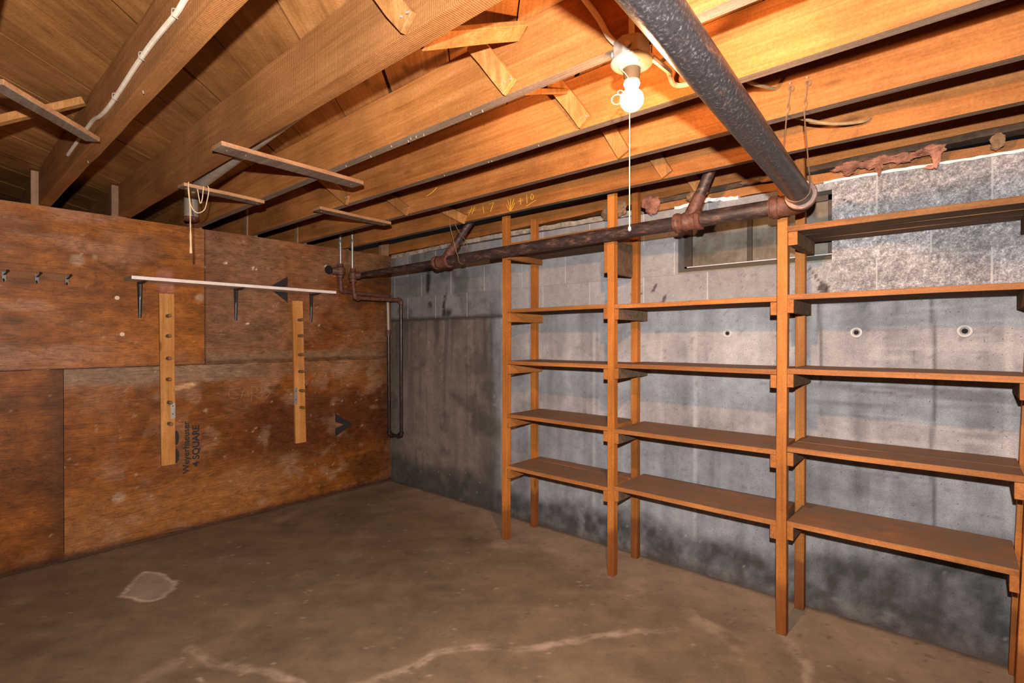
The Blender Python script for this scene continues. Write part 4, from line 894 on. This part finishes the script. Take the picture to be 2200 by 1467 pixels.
# ------------------------------------------------------------------ water pipes in the corner
def elbow(parent, c, a, b_, r, mat='rust', ln=0.035):
    c = Vector(c); a = Vector(a); b_ = Vector(b_)
    e = MB().tube([c+a*ln, c+a*ln*0.5, c+a*ln*0.12+b_*ln*0.12, c+b_*ln*0.5, c+b_*ln], r, 16, 5)
    for d in (a, b_): e.rev(c+d*ln*0.75, d, [(0,r),(0,r*1.22),(ln*0.35,r*1.22),(ln*0.4,r)], 16)
    return e.build('elbow', M[mat], parent, smooth=True)
pa = thing('water_pipe', (0.06,-0.585,1.8), 'rusty water pipe by the black hole, its leg down the plywood\'s corner edge', 'pipe', 'corner water pipes')
MB().cyl((0.06,-0.586,2.06),(0.06,-0.589,2.42),0.0105,14).build('riser', M['galv'], pa, smooth=True)
MB().rev((0.06,-0.589,2.245),(0,0,1),[(0,0.0105),(0,0.0145),(0.035,0.0145),(0.04,0.0105)],14).build('coupling', M['galv'], pa, smooth=True)
t = MB().rev((0.06,-0.587,1.945),(0,0,1),[(0,0.022),(0,0.030),(0.02,0.030),(0.026,0.040),(0.085,0.042),(0.10,0.029),(0.125,0.026),(0.125,0.014)],20); t.rev((0.06,-0.60,2.0),(-0.45,-0.9,0.1),[(0,0.034),(0.055,0.034),(0.06,0.022)],18)
t.build('valve_body', M['rust'], pa, smooth=True)
MB().cyl((0.06,-0.587,1.95),(0.06,-0.585,1.85),0.0175,14).build('nipple', M['rust'], pa, smooth=True)
elbow(pa, (0.06,-0.585,1.828), (0,0,1), (0,1,-0.04), 0.0215)
MB().cyl((0.06,-0.57,1.826),(0.06,-0.105,1.808),0.0175,16).build('horizontal_pipe', M['rust'], pa, smooth=True)
elbow(pa, (0.06,-0.083,1.806), (0,-1,0.04), (0,0,-1), 0.0205)
MB().cyl((0.06,-0.083,1.79),(0.062,-0.076,1.45),0.0150,16).build('drop_pipe', M['dirt_metal'], pa, smooth=True)
MB().rev((0.062,-0.077,1.43),(0,0,1),[(0,0.015),(0,0.022),(0.02,0.022),(0.022,0.027),(0.034,0.027),(0.036,0.021),(0.055,0.021),(0.055,0.015)],18).build('union', M['rust'], pa, smooth=True)
MB().cyl((0.062,-0.076,1.44),(0.064,-0.070,0.47),0.0160,16).build('drop_pipe', M['dark_pipe'], pa, smooth=True)
elbow(pa, (0.064,-0.070,0.462), (0,0,1), Vector((0.136,0.042,0)).normalized(), 0.0205, 'dark_pipe')
MB().rev((0.003,-0.668,2.012),(1,0,0),[(0,0.040),(0.0015,0.040),(0.002,0.035)],26).build('wall_hole', M['hole_black'], sh_ur)['label'] = 'black round hole cut in the plywood'
pb = thing('water_pipe', (0.2,-0.55,1.8), 'rusty water pipe in front, looping down the concrete beside the corner', 'pipe', 'corner water pipes')
MB().cyl((0.2,-0.553,2.0),(0.2,-0.555,2.42),0.0105,14).build('riser', M['galv'], pb, smooth=True)
MB().rev((0.2,-0.554,2.235),(0,0,1),[(0,0.0105),(0,0.0145),(0.035,0.0145),(0.04,0.0105)],14).build('coupling', M['galv'], pb, smooth=True)
t = MB().rev((0.2,-0.548,1.90),(0,0,1),[(0,0.022),(0,0.030),(0.025,0.030),(0.03,0.037),(0.075,0.037),(0.085,0.027),(0.12,0.024),(0.12,0.014)],20); t.rev((0.2,-0.548,1.955),(0.25,0.9,0.15),[(0,0.030),(0.045,0.033),(0.06,0.033),(0.06,0.020)],18)
t.build('valve_body', M['rust'], pb, smooth=True)
MB().cyl((0.2,-0.547,1.91),(0.2,-0.535,1.78),0.0175,14).build('nipple', M['rust'], pb, smooth=True)
elbow(pb, (0.2,-0.530,1.762), (0,0,1), (0,1,0.01), 0.0225)
MB().cyl((0.2,-0.515,1.762),(0.2,-0.052,1.768),0.0185,16).build('horizontal_pipe', M['rust'], pb, smooth=True)
elbow(pb, (0.2,-0.030,1.768), (0,-1,0), (0,0,-1), 0.0215)
MB().cyl((0.2,-0.030,1.75),(0.2,-0.028,0.48),0.0160,16).build('drop_pipe', M['dark_pipe'], pb, smooth=True)
elbow(pb, (0.2,-0.028,0.462), (0,0,1), Vector((-0.136,-0.042,0)).normalized(), 0.0205, 'dark_pipe')
MB().cyl((0.17,-0.0373,0.462),(0.094,-0.0607,0.462),0.0165,16).build('cross_pipe', M['dark_pipe'], pb, smooth=True)

# ------------------------------------------------------------------ storage shelves
sh = thing('storage_shelves', (3.1,-0.2,0), 'tall built-in wooden storage shelves along the concrete wall', 'shelves')
FX = [1.836, 2.678, 3.594, 4.402]; LEAN = 0.085; PW = 0.044; YF = -0.385     # the end frame leans a little
front_top = [2.425, 2.425, 2.425, 2.425]
def post(x, y0, z1, seed, lean=0.0):
    return MB().beam((x+PW/2, y0+PW/2, 0.0),(x+PW/2+lean, y0+PW/2, z1),PW,PW,up=(0,1,0),seg=8,wob=0.0012,seed=seed).build('post', M['post'], sh, bevel=0.0012)
for i, x in enumerate(FX):
    ln = LEAN if i == 3 else 0.0
    post(x, YF, 2.425, 80+i, ln); post(x + (0.004, -0.012, 0.010, 0.0)[i], -0.075, 2.285 if i == 0 else 2.425, 90+i, ln)
LEV = {'L': [1.602,1.243,0.875,0.518], 'M': [1.596,1.250,0.870,0.533], 'R': [1.604,1.257,0.890,0.543]}
BAYS = {'L': (FX[0]+PW+0.001, FX[1]-0.001), 'M': (FX[1]+PW+0.001, FX[2]-0.001), 'R': (FX[2]+PW+0.001, FX[3]-0.001)}
endx = lambda z: FX[3] + LEAN*z/2.425 - 0.002
TH = 0.025
def shelf(x0, x1, zt, splits, seed, th=TH):
    rnd = random.Random(seed); ys = [YF] + [YF + 0.375*s for s in splits] + [-0.008]; mb = MB()
    for a, b_ in zip(ys[:-1], ys[1:]):
        dz = rnd.uniform(-0.0015, 0.0015)
        mb.beam((x0, (a+b_)/2, zt-th/2+dz),(x1, (a+b_)/2, zt-th/2+dz), (b_-a)-0.004, th, seg=6, wob=0.0008, seed=seed+int(a*100))
    o = mb.build('shelf', M['shelf'], sh, bevel=0.0012); o.data.materials.append(M['grey_brown_wood'])
    for p in o.data.polygons:
        if p.normal.z < -0.7: p.material_index = 1
    return o
def cleat(x0, zt, h=0.062, th=0.027, yf=YF+0.001, yb=-0.012):
    o = MB().box(x0, x0+th, yf, yb, zt-h, zt).build('cleat', M['cleat'], sh, bevel=0.0015); o.data.materials.append(M['grey_brown_wood'])
    for p in o.data.polygons:
        if abs(p.normal.y) < 0.5 and x0 > 2.7 or zt-h < 1.9 < zt: p.material_index = 1 if abs(p.normal.y) < 0.5 else 0
    return o
for bay, (x0, x1) in BAYS.items():
    for k, zt in enumerate(LEV[bay]):
        if bay == 'R': x1 = endx(zt-0.09)
        shelf(x0, x1, zt, {('L',3): [0.72], ('R',2): [0.45]}.get((bay, k), []), ord(bay)+k)
        cleat(x0, zt-TH-0.001); cleat(x1-0.027, zt-TH-0.001)
# top boards: right bay, and the left bay behind the wall pipe
shelf(BAYS['R'][0], endx(1.83), 1.922, [0.34,0.68], 300, 0.028); cleat(BAYS['R'][0]+0.002, 1.893, 0.062, 0.040); cleat(endx(1.83)-0.027, 1.893)
shelf(BAYS['L'][0], BAYS['L'][1], 2.056, [0.45], 310, 0.068); cleat(BAYS['L'][1]-0.024, 1.986, 0.20, 0.024)
cleat(BAYS['L'][0], 1.986, 0.04, 0.024)

# ------------------------------------------------------------------ little wall shelf, peg racks, hooks on the plywood
ws = thing('wall_shelf', (0.09,-1.42,1.80), 'narrow white wall shelf on black brackets, on the plywood', 'shelf')
MB().box(0.003,0.185,-2.155,-0.70,1.787,1.809).build('board', M['white_board'], ws, bevel=0.001)
MB().box(0.003,0.1855,-2.1565,-2.1545,1.786,1.808).build('board_end', M['white_end'], ws)['label'] = 'bare grey-brown end of the board'
def bracket(y):
    b_ = thing.__globals__['bpy'].data.objects.new('bracket', None); COL.objects.link(b_); b_.parent = ws; b_.location = Vector((0.01,y,1.79)) - ws.location
    prof = []
    # vertical leg: tapering ribbed strap; horizontal leg under the board; brace curve
    for k in range(9):
        t = k/8; prof.append((1.784-0.244*t, 0.017*(1-t)+0.0095*t, 0.012*(1-t)**0.7+0.004))
    vs = []; fs = []
    for z, w, d in prof: vs += [(0.001,y-w,z),(0.001,y+w,z),(0.001+d*0.55,y+w*0.8,z),(0.001+d,y+w*0.35,z),(0.001+d,y-w*0.35,z),(0.001+d*0.55,y-w*0.8,z)]
    for k in range(8):
        for j in range(6): fs.append((k*6+j, k*6+(j+1)%6, (k+1)*6+(j+1)%6, (k+1)*6+j))
    fs += [tuple(range(5,-1,-1)), tuple(48+j for j in range(6))]
    MB().add(vs, fs).build('wall_leg', M['black_steel'], b_, smooth=True)
    vs = []; fs = []
    for k in range(9):
        t = k/8; x = 0.004+0.165*t; w = 0.017*(1-t)+0.009*t; d = 0.012*(1-t)**0.7+0.003
        vs += [(x,y-w,1.7865),(x,y+w,1.7865),(x,y+w*0.8,1.7865-d*0.55),(x,y+w*0.35,1.7865-d),(x,y-w*0.35,1.7865-d),(x,y-w*0.8,1.7865-d*0.55)]
    for k in range(8):
        for j in range(6): fs.append((k*6+j, k*6+(j+1)%6, (k+1)*6+(j+1)%6, (k+1)*6+j))
    fs += [tuple(range(5,-1,-1)), tuple(48+j for j in range(6))]
    MB().add(vs, fs).build('shelf_leg', M['black_steel'], b_, smooth=True)
for y in (-2.068, -1.447, -0.832): bracket(y)

def peg_rack(y0b, y1b, y0t, y1t, z0, z1, pegs, plate, label, th, slant):
    r = thing('peg_rack', (0.02,(y0b+y1b)/2,z0), label, 'peg rack', 'upright peg boards on the plywood')
    mb = MB().add([(0.003,y0b,z0),(0.003,y1b,z0),(th,y1b,z0),(th,y0b,z0),(0.003,y0t,z1),(0.003,y1t,z1),(th,y1t,z1),(th,y0t,z1)],
                  [(0,3,2,1),(4,5,6,7),(0,1,5,4),(1,2,6,5),(2,3,7,6),(3,0,4,7)])
    mb.build('backboard', M['peg_board'], r, bevel=0.0015)
    for y, z in pegs:
        MB().rev((th-0.006,y,z),slant,[(0,0.0125),(0.060,0.0120),(0.065,0.0100)],14).build('peg', M['peg'], r, smooth=True)
    pl = MB().box(th+0.0005, th+0.0022, plate[0], plate[1], plate[2], plate[3])
    pl = pl.build('metal_plate', M['galv'], r)
    for t in (0.3, 0.8): MB().rev((th+0.0018,(plate[0]+plate[1])/2,plate[2]+(plate[3]-plate[2])*t),(1,0,0),[(0,0.004),(0.001,0.004),(0.0015,0.003)],10).build('screw_hole', M['hole_black'], pl)
    return r
peg_rack(-1.950,-1.864,-1.961,-1.870,0.500,1.716,[(-1.912,1.558),(-1.912,1.416),(-1.912,1.258),(-1.912,1.110),(-1.906,0.946),(-1.905,0.796)],(-1.895,-1.866,0.828,0.940),
         'left of the two upright pine peg boards below the wall shelf', 0.024, (1.0,0.0,0.05))
peg_rack(-0.985,-0.893,-1.012,-0.922,0.512,1.718,[(-0.960,1.556),(-0.958,1.422),(-0.956,1.262),(-0.954,1.120),(-0.948,0.958),(-0.944,0.815)],(-1.000,-0.972,0.845,0.985),
         'right of the two upright pine peg boards, nearer the room corner', 0.030, (1.0,0.10,0.06))
hk = thing('hook_rail', (0.01,-2.6,1.76), 'stained wooden strip with small black hooks at the photo\'s left edge', 'hook rail')
MB().box(0.002,0.010,-2.95,-2.437,1.757,1.806).build('rail', wood('rail_strip', (0.14,0.055,0.02),(0.22,0.09,0.032),(0.28,0.12,0.045),'y',rough=0.6), hk, bevel=0.001)
for y in (-2.735, -2.592, -2.452):
    h = MB().box(0.010,0.014,y-0.008,y+0.008,1.735,1.792)
    h.tube([(0.012,y,1.775),(0.035,y+0.004,1.777),(0.050,y+0.012,1.790)],0.0045,8,5); h.tube([(0.012,y,1.745),(0.028,y-0.002,1.738),(0.036,y-0.004,1.748)],0.0045,8,5)
    h.rev((0.050,y+0.012,1.790),(0.4,0.2,0.6),[(0,0.004),(0.004,0.0075),(0.010,0.0075),(0.013,0.003)],10)
    h.build('hook', M['black_steel'], hk, smooth=True)
for y, z, lab in ((-2.196,1.670,'upper of the two round pale plugs on the plywood, under the shelf\'s left end'),(-2.169,1.427,'lower of the two round pale plugs on the plywood, left of the peg board')):
    tag(MB().rev((0.001,y,z),(1,0,0),[(0,0.015),(0.006,0.0155),(0.010,0.013),(0.011,0.006)],20).build('wooden_plug', M['bead'], smooth=True), lab, 'plug', 'round plugs on the plywood')

# ------------------------------------------------------------------ basement window
YG = 0.105
w = bpy.data.objects.new('window_1', None); COL.objects.link(w); w.location = ((WX0+WX1)/2, YG, WZ0); w['kind'] = 'structure'
fr = MB(); fx0, fx1, fz0, fz1 = WX0+0.004, WX1-0.004, WZ0+0.040, WZ1-0.002; t_ = 0.046
fr.box(fx0, fx0+t_, YG-0.02, YG+0.03, fz0, fz1); fr.box(fx1-0.028, fx1, YG-0.02, YG+0.03, fz0, fz1); fr.box(fx0, fx1, YG-0.02, YG+0.03, fz1-0.03, fz1); fr.box(fx0, fx1, YG-0.02, YG+0.03, fz0, fz0+0.012)
fr = fr.build('window_frame', M['window_steel'], w, bevel=0.001)
MB().box(3.318, 3.346, YG-0.016, YG+0.016, fz0+0.012, fz1-0.03).build('mullion', M['window_steel'], fr, bevel=0.001)
for a, b_ in ((fx0+t_, 3.318), (3.346, fx1-0.028)):
    MB().box(a, b_, YG-0.003, YG+0.003, fz0+0.012, fz1-0.03).build('pane', M['glass'], fr)
si = MB().prism([(WX0,0.0,WZ0-0.0),(WX0,0.0,WZ0+0.008),(WX0,YG-0.01,fz0+0.004),(WX0,0.19,fz0+0.004),(WX0,0.19,WZ0)], (WX1-WX0,0,0)).build('window_sill', M['window_sill'], w)
MB().box(fx0+0.02, fx1, YG-0.030, YG-0.020, fz0+0.003, fz0+0.009).build('glazing_bead', M['tie_ring'], w)['label'] = 'white putty line under the panes'
structure(MB().box(2.6, 4.1, 0.55, 0.6, 1.5, 2.6).build('wall_window_well', plain('corrugated_well', (0.16,0.13,0.10), 0.8), loc=(0,0,0)))

# ------------------------------------------------------------------ insulation scraps over the wall
def tuft(blobs, mat, label, rough=0.9):
    mb = MB()
    for i, (c, r) in enumerate(blobs): mb.blob(c, r, seed=i+int(c[0]*10), sub=3, rough=rough)
    return tag(mb.build('insulation_tuft', M[mat], smooth=True), label, 'insulation', 'scraps of insulation above the wall')
tuft([((2.50,-0.050,2.232),(0.065,0.022,0.05)),((2.575,-0.05,2.245),(0.05,0.02,0.045))], 'insul_tan', 'round tan insulation tuft left of the second shelf frame', 0.45)
tuft([((2.785,-0.052,2.245),(0.055,0.022,0.05)),((2.80,-0.05,2.205),(0.04,0.02,0.035))], 'insul_pink', 'pale pink insulation tuft behind the pull chain', 0.45)
tuft([((3.06,-0.05,2.245),(0.03,0.022,0.024)),((3.035,-0.05,2.232),(0.02,0.02,0.018))], 'insul_tan', 'small insulation tuft beside the pipe branch above the window', 0.5)
tuft([((3.80+0.04*i,-0.045,2.240+0.007*math.sin(i*1.7)),(0.035,0.016,0.017+0.006*math.sin(i*2.3))) for i in range(10)] + [((3.955,-0.052,2.210),(0.013,0.010,0.030)),((4.165,-0.05,2.205),(0.014,0.010,0.040)),((4.145,-0.05,2.172),(0.018,0.007,0.008)),((3.83,-0.05,2.212),(0.02,0.01,0.014))], 'insul_pink', 'ragged brown-pink insulation strip under the joist, right of the window', 0.7)
tuft([((4.365,-0.05,2.232),(0.024,0.014,0.030)),((4.36,-0.05,2.213),(0.018,0.012,0.016))], 'insul_tan', 'brown insulation scrap at the wall top by the right edge', 0.3)
tuft([((3.49,-0.045,2.262),(0.075,0.018,0.02)),((3.38,-0.045,2.266),(0.06,0.02,0.018))], 'insul_tan', 'tan insulation strip over the window, behind the big pipe', 0.5)
